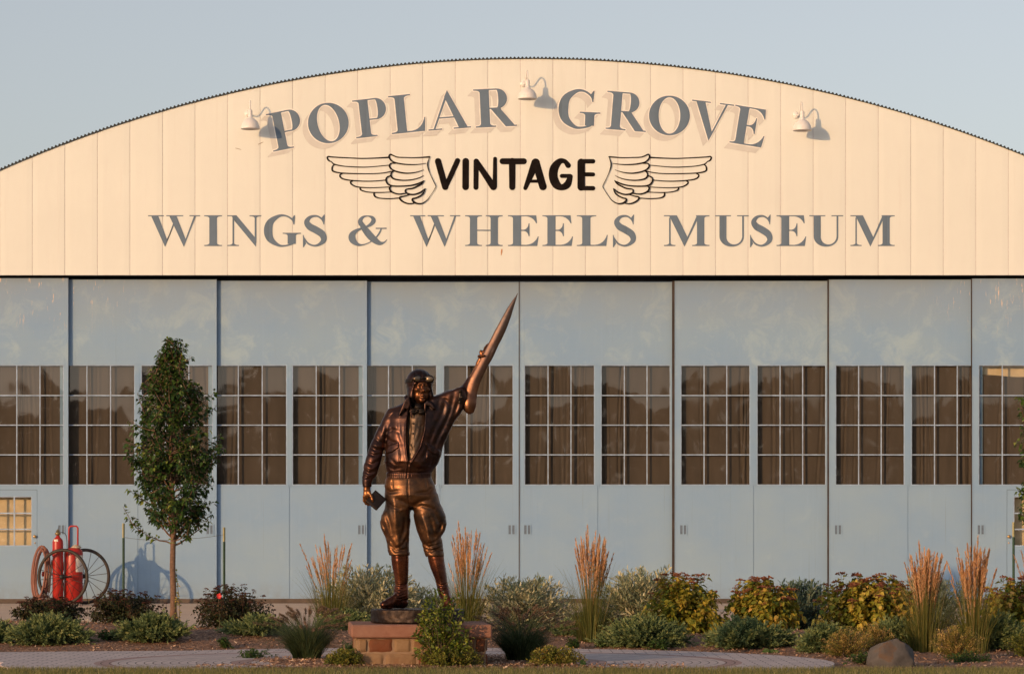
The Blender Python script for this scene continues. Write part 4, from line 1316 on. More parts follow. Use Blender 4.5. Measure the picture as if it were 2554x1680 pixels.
B_BOOT = bronze('red_brown_bronze', (0.075, 0.028, 0.018), (0.22, 0.075, 0.036), (0.09, 0.024, 0.016), (0.22, 0.34))
B_SHIRT = bronze('pale_brown_bronze', (0.13, 0.088, 0.062), (0.25, 0.165, 0.11), (0.12, 0.085, 0.065), (0.42, 0.6))
B_SKIN = bronze('warm_bronze_skin', (0.17, 0.065, 0.030), (0.36, 0.15, 0.058), (0.06, 0.026, 0.016), (0.30, 0.42))
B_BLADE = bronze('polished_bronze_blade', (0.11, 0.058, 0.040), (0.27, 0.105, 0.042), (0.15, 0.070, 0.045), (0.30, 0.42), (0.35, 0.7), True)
B_LENS = bronze('pale_lens_bronze', (0.24, 0.18, 0.13), (0.32, 0.235, 0.165), (0.22, 0.165, 0.12), (0.3, 0.4))
B_BOOK = bronze('near_black_bronze', (0.020, 0.016, 0.014), (0.045, 0.032, 0.026), (0.03, 0.02, 0.018), (0.35, 0.5))

stat = empty('bronze_statue', (float(S2W([[490, 0, -2371]])[0][0]), SY, float(S2W([[490, 0, -2371]])[0][2])),
             'bronze statue of a pilot in leather helmet and goggles raising a propeller blade', 'statue')
def sobj(name, fld, mat, xf=None, parent=None):
    V, Fc = fld.mesh()
    if xf is not None: V = xf(V)
    o = mesh_obj(name, S2W(V), Fc, mat, parent or stat, True)
    return o
def rotz(V, ang, c):
    V = V.copy(); ca, sa = math.cos(ang), math.sin(ang)
    x, y = V[:, 0]-c[0], V[:, 1]-c[1]
    V[:, 0] = c[0]+x*ca-y*sa; V[:, 1] = c[1]+x*sa+y*ca
    return V

# --- jacket
J = Field((100, -190, -1500), (1010, 175, -690), 4)
torso = [(865,448,632,10,52),(890,405,672,8,76),(915,352,705,6,96),(950,318,722,4,112),(1000,300,728,0,122),(1060,292,722,-3,130),(1120,292,716,-5,133),(1180,292,702,-5,134),(1250,289,688,-6,138),
         (1310,287,668,-8,138),(1345,293,655,-6,130),(1378,304,636,-2,116),(1390,306,632,0,112)]
J.loft(torso, 0, round_=14)
J.loft([(1382,298,632,0,113),(1400,297,630,0,113),(1436,299,627,0,111)], 6, round_=8)
# batwing from flank to raised sleeve
J.prism([(620,850),(700,826),(760,800),(815,775),(850,765),(872,800),(868,860),(855,930),(838,960),(800,1012),(760,1085),(728,1150),(704,1200),(690,1260),(664,1318),(620,1300),(600,1000)], -72, 88, 46, '+', 34)
J.cap((640,8,-915), (760,10,-865), 76, 66, 26)
J.cap((760,10,-865), (838,14,-850), 66, 70, 26)
# open cuff of the raised sleeve, forearm behind the blade
J.chain([(835,25,-850,60),(888,54,-775,42),(944,70,-660,32),(972,68,-590,27)], 18, kk=14)
# hanging arm
arm = [(918,318,398,16,48),(940,302,402,14,60),(1000,272,392,10,66),(1060,240,356,8,66),(1130,208,314,2,60),(1200,178,290,-6,56),(1260,160,276,-14,54),(1330,139,258,-26,50),(1400,128,234,-38,46),(1435,126,214,-42,43)]
J.loft(arm, 14, round_=14)
J.loft([(1432,128,208,-44,40),(1455,127,201,-45,38),(1492,132,194,-47,35)], 4, round_=6)
# folds at the hanging elbow and cuff
for pts, a, w in [([(205,1130),(250,1165),(290,1175)],7,9),([(180,1200),(225,1225),(272,1228)],8,9),([(165,1245),(215,1265),(262,1250)],7,8),([(150,1310),(200,1330),(250,1300)],6,8),
                  ([(135,1365),(175,1395),(225,1375)],7,8),([(130,1405),(170,1425),(215,1412)],6,7),([(250,1010),(262,1080),(255,1140)],5,10),
                  ([(190,1180),(235,1195),(280,1200)],-5,8),([(150,1340),(200,1362),(240,1335)],-5,7)]:
    J.line(pts, a, w)
# long pulls from the raised shoulder down the flank
for pts, a, w in [([(690,850),(672,930),(640,1010)],5,12),([(735,835),(705,960),(640,1100),(612,1170)],8,13),([(790,815),(760,950),(700,1080),(655,1180),(640,1290)],10,13),
                  ([(828,860),(790,980),(742,1075)],8,12),([(765,900),(730,1000),(690,1090)],-5,10),([(722,1120),(700,1180),(684,1240)],6,10),
                  ([(300,1130),(330,1160),(380,1180)],6,9),([(296,1100),(350,1080),(400,1100)],4,10),([(330,1000),(345,1080),(335,1160)],5,11),([(395,1010),(400,1100),(420,1180)],4,10),
                  ([(292,1330),(360,1362),(430,1345)],8,10),([(470,1330),(540,1365),(620,1330)],8,10),([(330,1290),(380,1330),(440,1320)],5,9),([(590,1300),(620,1330),(655,1290)],6,9),
                  ([(520,1310),(560,1345),(600,1350)],-5,8),([(640,1100),(600,1230),(560,1300)],6,10),([(300,1280),(310,1320),(340,1350)],5,8),
                  ([(700,845),(740,870),(760,900)],5,8),([(330,930),(420,905)],-3,6)]:
    J.line(pts, a, w, ymax=60)
# ribbed waistband and cuff
for x in range(300, 632, 13): J.line([(x,1392),(x,1432)], 2.6, 4)
J.line([(296,1384),(460,1392),(634,1384)], 5, 5)
# shirt opening
J.prism([(478,880),(582,876),(586,1000),(575,1100),(545,1200),(500,1270),(470,1305),(455,1290),(447,1200),(443,1100),(452,1000),(462,940)], -190, -45, 3, '-')
# zip placket ridges
J.line([(448,985),(440,1100),(444,1200),(456,1300),(446,1390),(442,1432)], -7, 6, ymax=0)
J.line([(592,960),(584,1080),(552,1205),(505,1285),(478,1330),(462,1432)], -7, 6, ymax=0)
# pockets
J.patch([(292,1216),(335,1190),(392,1172),(394,1206),(346,1240),(302,1250)], 7)
J.line([(392,1206),(402,1270),(396,1330)], -4, 4); J.line([(302,1250),(300,1320)], -3, 4)
J.patch([(588,1176),(640,1206),(692,1232),(688,1262),(640,1252),(604,1222)], 7)
J.line([(604,1222),(598,1290),(606,1330)], -4, 4)
# shoulder strap seam and collars
J.cap((318,-50,-972),(392,-58,-926),5,5,4)
J.prism([(470,842),(478,905),(462,935),(440,928),(398,982),(394,972),(418,915),(440,860)], -124, -70, 8, '+', 5)
J.prism([(600,868),(640,896),(658,930),(640,935),(622,912),(596,905),(585,960),(576,930),(576,890)], -118, -66, 8, '+', 5)
J.chain([(452,-20,-850,22),(462,40,-846,24),(520,78,-846,24),(600,60,-848,24),(640,0,-858,22),(622,-50,-878,18)], 12)
J.chain([(452,-20,-850,22),(450,-60,-880,18)], 10)
J.wobble(0.6, 90, 3)
jacket = sobj('jacket', J, B_DARK)
# strap buckle like boss where the sleeve ends at the blade
Bk = Field((790, -130, -915), (880, -20, -770), 3)
Bk.cap((838,-72,-810),(832,-76,-885), 14, 10, 0).ell((838,-84,-800),(12,10,12),4).ell((850,-82,-845),(10,9,9),4).ell((828,-86,-860),(9,8,9),3)
sobj('cuff_buckle', Bk, B_BOOK)

# --- shirt, tie
S = Field((430, -150, -1330), (610, 20, -880), 4)
S.loft([(885,470,600,10,60),(930,440,610,6,84),(1000,430,610,0,102),(1100,425,605,-4,117),(1200,430,590,-5,120),(1320,430,560,-6,122)], 0, round_=8)
for pts, a, w in [([(500,985),(497,1100),(488,1200),(478,1290)],3,4),([(540,1000),(520,1090),(505,1160)],5,9),([(470,1010),(480,1080),(468,1160)],5,8),([(560,1020),(550,1110),(515,1200)],5,9),([(470,1180),(490,1220),(500,1260)],4,7),([(520,1040),(545,1060),(570,1050)],4,7)]:
    S.line(pts, a, w)
for x, z in ((497,1036),(498,1108),(488,1190),(478,1256)): S.ell((x,-112,-z),(6,12,6),2)
S.wobble(0.5, 70, 5)
sobj('shirt', S, B_SHIRT)
T = Field((450, -150, -1000), (620, 10, -880), 3)
T.loft([(884,474,598,4,72),(905,470,602,2,84),(925,474,598,0,88)], 0, round_=6)
T.ell((497,-100,-948),(30,16,24),4).ell((556,-100,-948),(30,16,24),4).ell((527,-108,-946),(12,14,14),3)
T.line([(480,945),(520,950)],4,4); T.line([(535,950),(575,945)],4,4)
sobj('bow_tie', T, B_BOOK)

# --- trousers
Tr = Field((235, -150, -2010), (760, 150, -1405), 4)
Tr.loft([(1412,302,624,0,104),(1440,292,634,-2,112),(1480,286,655,-4,120),(1550,292,668,-6,124),(1600,300,670,-4,112),(1650,330,650,0,84)], 0, round_=12)
Tr.loft([(1540,296,476,0,100),(1600,296,482,-2,104),(1640,290,484,-4,102),(1700,262,480,-4,98),(1740,252,476,-4,96),(1790,262,470,-4,92),(1850,290,467,-4,84),(1900,304,465,-4,78),(1950,311,466,-4,72),(1972,316,468,-4,70)], 24, round_=10)
Tr.loft([(1540,486,668,0,100),(1600,484,686,-4,104),(1640,488,706,-4,102),(1700,494,732,-4,98),(1755,508,738,-4,94),(1805,520,726,-4,90),(1850,538,700,-4,82),(1905,558,710,-4,76),(1955,572,716,-4,70),(1980,578,716,-4,68)], 24, round_=10)
Tr.loft([(1958,318,470,-4,72),(1972,318,471,-4,73),(1986,321,470,-4,70)], 3, round_=5)
Tr.loft([(1968,578,718,-4,70),(1980,578,718,-4,71),(1994,584,717,-4,68)], 3, round_=5)
for pts, a, w in [([(462,1440),(460,1520),(466,1580),(474,1640)],5,5),([(474,1700),(474,1620),(440,1600),(380,1580)],9,10),([(484,1710),(492,1630),(540,1600),(610,1585)],9,10),
                  ([(300,1590),(350,1640),(420,1665)],6,10),([(500,1640),(560,1625),(640,1650)],7,10),([(330,1640),(400,1662),(455,1650)],-5,8),([(300,1660),(330,1760),(345,1850)],8,12),([(262,1720),(300,1800),(318,1880)],8,10),
                  ([(440,1700),(430,1800),(400,1900)],7,11),([(330,1860),(360,1920),(420,1945)],7,8),([(320,1900),(370,1955),(440,1940)],7,8),([(455,1850),(420,1910),(350,1950)],6,8),
                  ([(560,1690),(600,1800),(610,1880)],-7,13),([(650,1660),(690,1760),(690,1820)],8,11),([(720,1720),(690,1790),(660,1850)],7,10),([(620,1720),(650,1830),(640,1900)],7,11),
                  ([(560,1890),(610,1925),(690,1900)],8,8),([(575,1930),(630,1955),(700,1925)],7,7),([(700,1850),(650,1890),(590,1900)],6,8),([(585,1960),(650,1940),(712,1955)],5,6),
                  ([(360,1600),(372,1700),(380,1800)],-7,13),([(296,1500),(330,1530),(400,1520)],5,9),([(640,1490),(600,1530),(520,1540)],6,9),([(345,1440),(350,1500)],4,6),([(590,1440),(600,1500)],4,6),
                  ([(380,1830),(395,1890),(392,1940)],-5,9),([(600,1840),(632,1900)],-5,9)]:
    Tr.line(pts, a*1.35, w)
Tr.wobble(0.7, 110, 9)
trousers = sobj('riding_breeches', Tr, B_TROU)

# --- boots, one part each
def boot(side):
    if side == 0:
        f = Field((225, -160, -2380), (490, 110, -1950), 4)
        f.loft([(1960,334,462,-2,60),(2020,336,462,2,60),(2080,345,461,6,57),(2140,358,459,8,52),(2185,362,456,8,48),(2215,356,459,6,52),(2260,352,461,4,54),(2300,362,462,6,52)], 0, round_=8)
        f.chain([(415,30,-2325,44),(372,-14,-2318,44),(325,-60,-2332,37),(288,-92,-2340,30)], 14, kk=12)
        f.cap((400,-30,-2270),(330,-70,-2318),32,26,18)
        for z in (2195,2218,2241,2264,2287): f.line([(362,z),(400,z+12),(440,z)],5,4,ymax=10)
        f.line([(336,2190),(400,2200),(460,2188)],6,5); f.line([(262,2352),(340,2356),(440,2352)],5,4)
        f.line([(380,2000),(388,2100),(392,2170)],-4,12)
        f.line([(350,2240),(380,2262),(350,2290)],5,6)
    else:
        f = Field((565, -170, -2380), (830, 110, -1950), 4)
        f.loft([(1968,594,716,-2,58),(2030,606,721,0,58),(2080,621,729,2,56),(2140,646,738,0,50),(2180,662,742,-2,46),(2215,666,752,-4,50),(2260,676,766,-4,52),(2300,690,775,0,50)], 0, round_=8)
        f.chain([(722,26,-2325,44),(736,-20,-2318,44),(758,-72,-2332,38),(772,-106,-2340,31)], 14, kk=12)
        f.cap((724,-36,-2262),(752,-80,-2316),30,26,18)
        for z in (2195,2218,2241,2264,2287): f.line([(676,z),(712,z+12),(748,z)],5,4,ymax=10)
        f.line([(655,2186),(700,2200),(748,2186)],6,5); f.line([(700,2352),(760,2356),(800,2352)],5,4)
        f.line([(655,2010),(676,2100),(692,2170)],-4,12)
    X, Y, Z = f.ax[0][:, None, None], f.ax[1][None, :, None], f.ax[2][None, None, :]
    f.v = np.maximum(f.v, (-2371-Z)+0*X+0*Y).astype(np.float32)
    f.wobble(0.3, 70, 4)
    return sobj('riding_boot', f, B_BOOT)
boot(0); boot(1)

# --- head: built facing the viewer, then turned
HC = (540.0, -12.0, -770.0)
def to_head(V, turn=R(17)):
    V = V + np.array(HC)
    return rotz(V, turn, (HC[0], HC[1]+10))
H = Field((-110, -140, -210), (110, 130, 120), 2.5)
H.ell((0,10,38),(80,96,84)).ell((0,-26,-18),(61,62,88),14).ell((0,-36,-72),(48,44,38),16).ell((0,-70,-99),(22,17,16),14)
for sx in (-1, 1):
    H.ell((sx*38,-62,-20),(20,20,17),14)          # cheekbone
    H.ell((sx*32,-48,-62),(18,24,32),14)
    H.cap((sx*6,-84,24),(sx*44,-68,25),10,9,9)     # brow
    H.ell((sx*27,-97,4),(20,17,12),8,'-')         # socket
H.cap((0,-84,18),(0,-104,-24),7.5,11,7).ell((0,-108,-29),(12,11,10),5)
for sx in (-1, 1):
    H.ell((sx*11,-94,-33),(9,10,7),4)
    H.ell((sx*26,-70,3),(15,15,14),2)            # eyeball
    H.cap((sx*13,-82,10),(sx*27,-86,14),4.2,4.6,3); H.cap((sx*27,-86,14),(sx*41,-76,8),4.6,4,3)
    H.cap((sx*15,-80,-5),(sx*27,-83,-8),3,3.2,3); H.cap((sx*27,-83,-8),(sx*39,-76,-4),3.2,3,3)
    H.cap((sx*19,-88,-38),(sx*32,-80,-60),3,3,4,'-')
H.cap((-20,-80,-64),(0,-90,-60),5,7,5).cap((0,-90,-60),(20,-80,-64),7,5,5)
H.cap((-16,-80,-76),(0,-87,-78),6,8,5).cap((0,-87,-78),(16,-80,-76),8,6,5)
H.cap((-22,-90,-69),(22,-90,-69),2.6,2.6,3,'-')
H.ell((0,-92,-88),(12,6,4),5,'-').cap((0,-92,-44),(0,-90,-52),2.6,2.6,3,'-')
H.chain([(0,8,-70,50),(-4,20,-130,50),(-10,30,-185,58)], 16)
Vh, Fh = H.mesh(); Vh = to_head(Vh)
Hl = Field((-112, -130, -150), (112, 140, 150), 3)
Hl.ell((0,14,36),(96,108,96)).ell((0,12,-28),(91,80,100),18)
Hl.ell((0,52,-70),(70,50,60),20)
for sx in (-1, 1):
    Hl.chain([(sx*30,-88,36,8),(sx*58,-66,22,9),(sx*67,-52,-20,10),(sx*66,-42,-66,10),(sx*58,-32,-108,9),(sx*50,-20,-132,8)], 8, kk=6)
    Hl.ell((sx*72,-14,-60),(24,44,62),14)
Hl.ell((0,-98,-44),(54,60,84),3,'-').ell((0,-84,-130),(54,66,50),5,'-')
for a in (0,): Hl.line([(0,-130),(0,-40)],-3,4,ymax=0)
for sx in (-1,1): Hl.line([(sx*42,-118),(sx*56,-50)],3,5)
Hl.wobble(0.4, 60, 2)
helm = sobj('flying_helmet', Hl, B_DARK, to_head)
st = Field((-120, -100, -300), (-20, 60, -40), 3)
st.chain([(-80,-30,-50,7),(-78,-52,-110,7),(-72,-84,-170,7),(-66,-104,-230,7),(-60,-108,-262,6)], 0, kk=2)
sobj('chin_strap', st, B_DARK, lambda V: to_head(V, R(8)), helm)
Gg = Field((-112, -135, 20), (112, 140, 105), 2.5)
for sx in (-1, 1):
    Gg.ell((sx*42,-82,56),(43,19,31),0,'+',('z',sx*R(26)))
Gg.cap((-10,-100,60),(10,-100,60),8,8,5)
# strap: a band round the helmet
X, Y, Z = Gg.ax[0][:, None, None], Gg.ax[1][None, :, None], Gg.ax[2][None, None, :]
rr = np.sqrt((X/99)**2+((Y-14)/112)**2)
band = np.maximum(np.abs(rr-1)*100-4, np.abs(Z-(44+0.10*Y*0))-13)
band = np.where(Y < -62, 20, band)
Gg.v = np.minimum(Gg.v, band).astype(np.float32)
gog = sobj('goggles', Gg, B_BOOK, to_head)
for sx in (-1, 1):
    Ln = Field((-100, -130, 20), (100, -20, 100), 2.5)
    Ln.ell((sx*42,-87,56),(37,18,24),0,'+',('z',sx*R(26)))
    sobj('lens', Ln, B_LENS, to_head, gog)

# --- hands
def hand(fs, base, roll=None, h=2.5):
    return fs
Hn = Field((110, -120, -1640), (240, 10, -1470), 2.5)
Hn.chain([(163,-46,-1478,27),(160,-46,-1505,24)], 0)
Hn.ell((164,-50,-1540),(29,19,38),14)
# four fingers wrapping under the spine of the book, thumb on its front face
Hn.chain([(143,-50,-1558,11),(142,-44,-1590,10),(156,-34,-1612,9),(176,-30,-1612,8)], 6, kk=3)
Hn.chain([(156,-44,-1566,11),(156,-36,-1598,10),(172,-28,-1618,9),(192,-26,-1616,8)], 6, kk=3)
Hn.chain([(168,-40,-1566,10.5),(172,-30,-1600,9.5),(188,-24,-1616,8.5),(206,-24,-1610,7.5)], 6, kk=3)
Hn.chain([(178,-38,-1560,10),(186,-26,-1588,9),(202,-20,-1602,8),(216,-22,-1594,7)], 6, kk=3)
Hn.chain([(178,-58,-1530,13),(193,-72,-1556,11),(203,-76,-1582,9),(206,-72,-1594,7.5)], 8, kk=3)
for x in (150, 163, 175): Hn.line([(x,1560),(x+1,1590)],2.5,3,ymax=-40)
Vn, Fn = Hn.mesh()
Hr = Field((925, -80, -610), (1075, 110, -425), 2.5)
Hr.chain([(968,62,-600,23),(980,58,-568,20)], 0)
Hr.ell((996,50,-532),(20,15,38),12,'+',('y',R(-26)))
Hr.chain([(985,40,-548,11),(970,14,-545,10),(972,-14,-545,9.5),(988,-32,-544,9),(1006,-37,-542,8)], 8, kk=3)   # thumb over the edge
Hr.chain([(1006,46,-512,11),(1016,34,-484,10),(1030,18,-466,9),(1040,4,-456,7)], 6, kk=3)
Hr.chain([(1014,50,-508,11),(1030,38,-478,10),(1044,24,-456,9),(1052,12,-444,7)], 6, kk=3)
Hr.chain([(1012,56,-515,11),(1030,50,-480,10),(1046,44,-462,9),(1056,40,-452,8)], 6, kk=3)
Hr.chain([(1010,60,-525,10),(1034,60,-500,9),(1050,58,-482,8),(1060,54,-472,7)], 6, kk=3)
Vr, Fr = Hr.mesh()
# inner body that joins head, hands and legs as one figure
Bd = Field((110, -120, -2330), (1010, 120, -580), 8)
Bd.loft([(880,470,590,14,50),(940,360,690,6,70),(1100,330,670,0,95),(1300,330,620,0,95),(1450,330,600,0,80),(1560,330,630,0,80)], 0, round_=20)
Bd.chain([(350,10,-970,50),(240,0,-1200,38),(165,-44,-1420,28),(162,-46,-1495,22)], 20)
Bd.chain([(680,8,-900,50),(850,30,-840,36),(942,68,-660,22),(968,62,-600,20)], 20)
Bd.chain([(390,0,-1560,70),(385,0,-1940,50),(405,6,-2180,40),(400,0,-2300,30)], 20)
Bd.chain([(580,0,-1560,70),(650,0,-1950,50),(705,-2,-2200,40),(730,0,-2300,30)], 20)
Bd.cap((536,10,-830),(524,16,-930),46,50,20)
Vb, Fb = Bd.mesh()
Vall = np.concatenate([Vh, Vn, Vr, Vb]); o = 0; Fl = []
for V_, F_ in ((Vh, Fh), (Vn, Fn), (Vr, Fr), (Vb, Fb)):
    Fl.append(F_+o); o += len(V_)
mesh_obj('body', S2W(Vall), np.concatenate(Fl), B_SKIN, stat, True)

# --- book
bk = Field((120, -110, -1680), (310, 20, -1480), 2.5)
ax1 = np.array((0.77, -0.10, -0.63)); ax1 /= np.linalg.norm(ax1)
ax2 = np.array((-0.60, -0.30, -0.74)); ax2 -= ax1*ax2.dot(ax1); ax2 /= np.linalg.norm(ax2); ax3 = np.cross(ax1, ax2)
bc = np.array((228., -48., -1586.))
bk.box(bc, (52, 54, 13), (ax1, ax2, ax3), 3)
bk.box(bc-ax1*0+ax2*4, (49, 54, 9), (ax1, ax2, ax3), 1)
bo = sobj('book', bk, B_BOOK)

# --- propeller blade
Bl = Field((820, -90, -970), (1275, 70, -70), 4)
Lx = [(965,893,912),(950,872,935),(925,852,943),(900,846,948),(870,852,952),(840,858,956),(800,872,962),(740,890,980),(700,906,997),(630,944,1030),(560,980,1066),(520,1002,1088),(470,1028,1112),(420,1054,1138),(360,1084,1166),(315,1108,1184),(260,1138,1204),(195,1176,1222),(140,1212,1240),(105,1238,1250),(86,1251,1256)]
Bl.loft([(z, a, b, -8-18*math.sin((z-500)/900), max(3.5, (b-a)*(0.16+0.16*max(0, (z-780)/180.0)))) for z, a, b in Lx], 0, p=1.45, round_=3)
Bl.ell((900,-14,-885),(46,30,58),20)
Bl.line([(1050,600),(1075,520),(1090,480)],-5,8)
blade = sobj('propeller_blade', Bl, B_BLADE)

# --- bronze disc the figure stands on: its own part of the statue
dk = Field((170, -330, -2475), (870, 330, -2355), 5)
X, Y, Z = dk.ax[0][:, None, None], dk.ax[1][None, :, None], dk.ax[2][None, None, :]
th = np.arctan2(Y+5, X-520)
d = np.sqrt((X-520)**2+((Y+5)*1.08)**2)-(336+5*np.sin(3*th+1)+3*np.sin(7*th))
dz = np.abs(Z+2420)-49
dk.v = (np.minimum(np.maximum(d+8, dz+8), 0)+np.sqrt(np.maximum(d+8, 0)**2+np.maximum(dz+8, 0)**2)-8).astype(np.float32)
dk.wobble(1.5, 50, 8)
sobj('base_disc', dk, bronze('dull_dark_bronze', (0.035, 0.025, 0.022), (0.12, 0.07, 0.04), (0.04, 0.03, 0.026), (0.45, 0.6), (0.5, 0.7)))

# ------------------------------------------------------------------ stone plinth
def stone_mat():
    s = NT('rust_sandstone_blocks')
    t = s.attr()
    n = s.noise(9, 6, 0.65); n2 = s.noise(2.5, 4, 0.6, None, 1.0)
    c = s.ramp(t, [(0.0, (0.25, 0.155, 0.085)), (0.45, (0.31, 0.20, 0.115)), (0.62, (0.27, 0.17, 0.095)), (0.72, (0.15, 0.050, 0.026)), (1.0, (0.19, 0.065, 0.030))])
    c = s.mix(s.rng(n, 0.45, 0.7, 0, 0.5), c, (0.17, 0.095, 0.06))
    c = s.mix(s.rng(n2, 0.50, 0.62, 0, 0.6), c, (0.20, 0.075, 0.035))
    s.set(c, 0.88, 0, 0.25); s.bump(n, 0.8, 0.012, None)
    return s.m
M['stone'] = stone_mat()
M['mortar'] = plain('mortar', (0.30, 0.20, 0.13), 0.95, scale=20, bump=0.4)
def cap_mat():
    s = NT('red_sandstone_cap')
    n = s.noise(14, 6, 0.7); m_ = s.noise(3, 4)
    c = s.ramp(n, [(0.3, (0.25, 0.115, 0.080)), (0.7, (0.33, 0.165, 0.115))])
    c = s.mix(s.rng(m_, 0.45, 0.7, 0, 0.4), c, (0.30, 0.19, 0.15))
    s.set(c, 0.85, 0, 0.3); s.bump(n, 0.5, 0.006); return s.m
M['cap'] = cap_mat()
PCX = float(S2W([[534, 0, 0]])[0][0])
ROT = R(4.3)
plinth = empty('stone_plinth', (PCX, SY+0.02, 0.03), 'low square rust and tan stone plinth with smooth red sandstone cap under the statue', 'plinth')
def pl_xf(V):
    V = np.asarray(V, float); o = V.copy(); ca, sa = math.cos(ROT), math.sin(ROT)
    o[:, 0] = PCX + V[:, 0]*ca - V[:, 1]*sa; o[:, 1] = SY+0.02 + V[:, 0]*sa + V[:, 1]*ca
    return o
rr_ = random.Random(12)
W2 = 0.595
rows = [(0.015, 0.165), (0.172, 0.298)]
front_w = [[(-.565, -.352, .5), (-.34, -.048, .25), (-.036, .30, .8), (.312, .44, .3), (.452, .585, .2)],
           [(-.585, -.505, .1), (-.492, -.268, .95), (-.255, -.10, .35), (-.09, .02, .3), (.03, .40, .25), (.412, .49, .15), (.502, .588, .9)]]
mb = MB(); mb.box(-W2, W2, -W2, W2, 0.0, 0.305)
o = mesh_obj('mortar_core', pl_xf(mb.v), mb.f, M['mortar'], plinth)
st_mb = MB()
def stone(face, a, b, z0, z1, t):
    """rock-faced block: rounded, slightly irregular"""
    nx_, nz_ = 10, 6
    pr = 0.012+rr_.random()*0.010
    ph = rr_.uniform(0, 9)
    vs = []
    for j in range(nz_+1):
        for i in range(nx_+1):
            u, w = i/nx_*2-1, j/nz_*2-1
            e = (1-abs(u)**8)*(1-abs(w)**6)
            x = a+(b-a)*(i/nx_) + 0.004*math.sin(w*4+ph)*(1 if i in (0, nx_) else 0)
            z = z0+(z1-z0)*(j/nz_) + 0.003*math.sin(u*5+ph)*(1 if j in (0, nz_) else 0)
            q = -W2 - pr*e**0.5 - 0.003*math.sin(i*1.7+ph)*math.cos(j*1.9+ph)*e + (0.004 if i in (0, nx_) or j in (0, nz_) else 0)
            vs.append((x, q, z))
    ca, sa = [(1, 0), (0, 1), (-1, 0), (0, -1)][face]
    vs = [(x*ca-y*sa, x*sa+y*ca, z) for x, y, z in vs]
    st_mb.add(vs, [(j*(nx_+1)+i, j*(nx_+1)+i+1, (j+1)*(nx_+1)+i+1, (j+1)*(nx_+1)+i) for j in range(nz_) for i in range(nx_)], t)
for face in range(4):
    for r_i, (z0, z1) in enumerate(rows):
        L = front_w[r_i] if face == 0 else None
        if L is None:
            x = -W2+0.008; L = []
            while x < W2-0.1:
                w = min(rr_.uniform(.12, .34), W2-0.008-x); L.append((x, x+w-0.012, rr_.random())); x += w
        for a, b, t in L: stone(face, a, b, z0+0.0, z1, t)
mesh_obj('stone_blocks', pl_xf(st_mb.v), st_mb.f, M['stone'], plinth, True, attr=st_mb.t)
mb = MB(); mb.box(-0.652, 0.652, -0.652, 0.652, 0.305, 0.428, 0.014)
mesh_obj('cap_stone', pl_xf(mb.v), mb.f, M['cap'], plinth)
# ------------------------------------------------------------------ plants
def gz(x, y):
    d = math.hypot(x-PC[0], y-PC[1])
    if d < 1.55: return 0.05
    if y > bed_back(x): return 0.0
    return 0.01 + bed_h(x, y)
BARK = plain('brown_bark', (0.17, 0.10, 0.065), 0.9, vary=0.35, scale=30, bump=0.5)
TWIG = plain('brown_twig', (0.12, 0.085, 0.055), 0.9, vary=0.3, scale=30)

def leaves(P, D, L, W, rs, droop=0.3, fold=0.25, curl=0.0):
    """P roots, D directions, L lengths, W widths -> verts, quads as 4 triangles each"""
    n = len(P)
    D = D/np.linalg.norm(D, axis=1)[:, None]
    up = np.tile(np.array([0, 0, 1.0]), (n, 1)) + rs.normal(0, 0.45, (n, 3))
    S = np.cross(D, up); S /= (np.linalg.norm(S, axis=1)[:, None]+1e-9)
    N = np.cross(S, D)
    g = np.array([0, 0, -1.0])
    V = np.empty((n, 7, 3))
    Lc, Wc = L[:, None], W[:, None]
    def along(t, dn=1.0): return P + D*Lc*t + g*(Lc*droop*t*t*dn)
    V[:, 0] = P
    V[:, 1] = along(0.35) + S*Wc*0.5 + N*Wc*fold
    V[:, 2] = along(0.35) - S*Wc*0.5 + N*Wc*fold
    V[:, 3] = along(0.40)
    V[:, 4] = along(0.72) + S*Wc*0.36 + N*Wc*fold*0.7
    V[:, 5] = along(0.72) - S*Wc*0.36 + N*Wc*fold*0.7
    V[:, 6] = along(1.0)
    b = np.arange(n)[:, None]*7
    F_ = np.concatenate([b+np.array(t) for t in ((0, 1, 3), (0, 3, 2), (1, 4, 3), (3, 5, 2), (3, 4, 6), (3, 6, 5))], 0)
    return V.reshape(-1, 3), F_

def tri_mesh(name, VF, mat, parent, tint):
    V = np.concatenate([v for v, f in VF]); o = 0; Fs = []
    for v, f in VF: Fs.append(f+o); o += len(v)
    return mesh_obj(name, V, np.concatenate(Fs), mat, parent, False, attr=tint)

def stems_mesh(name, chains, mat, parent, n=4):
    """chains: list of (points, radii)"""
    mb = MB()
    for pts, rr in chains: mb.tube(pts, rr, n, cap=False)
    return mb.build(name, mat, parent, True)

def unit(v): return v/(np.linalg.norm(v, axis=-1, keepdims=True)+1e-9)

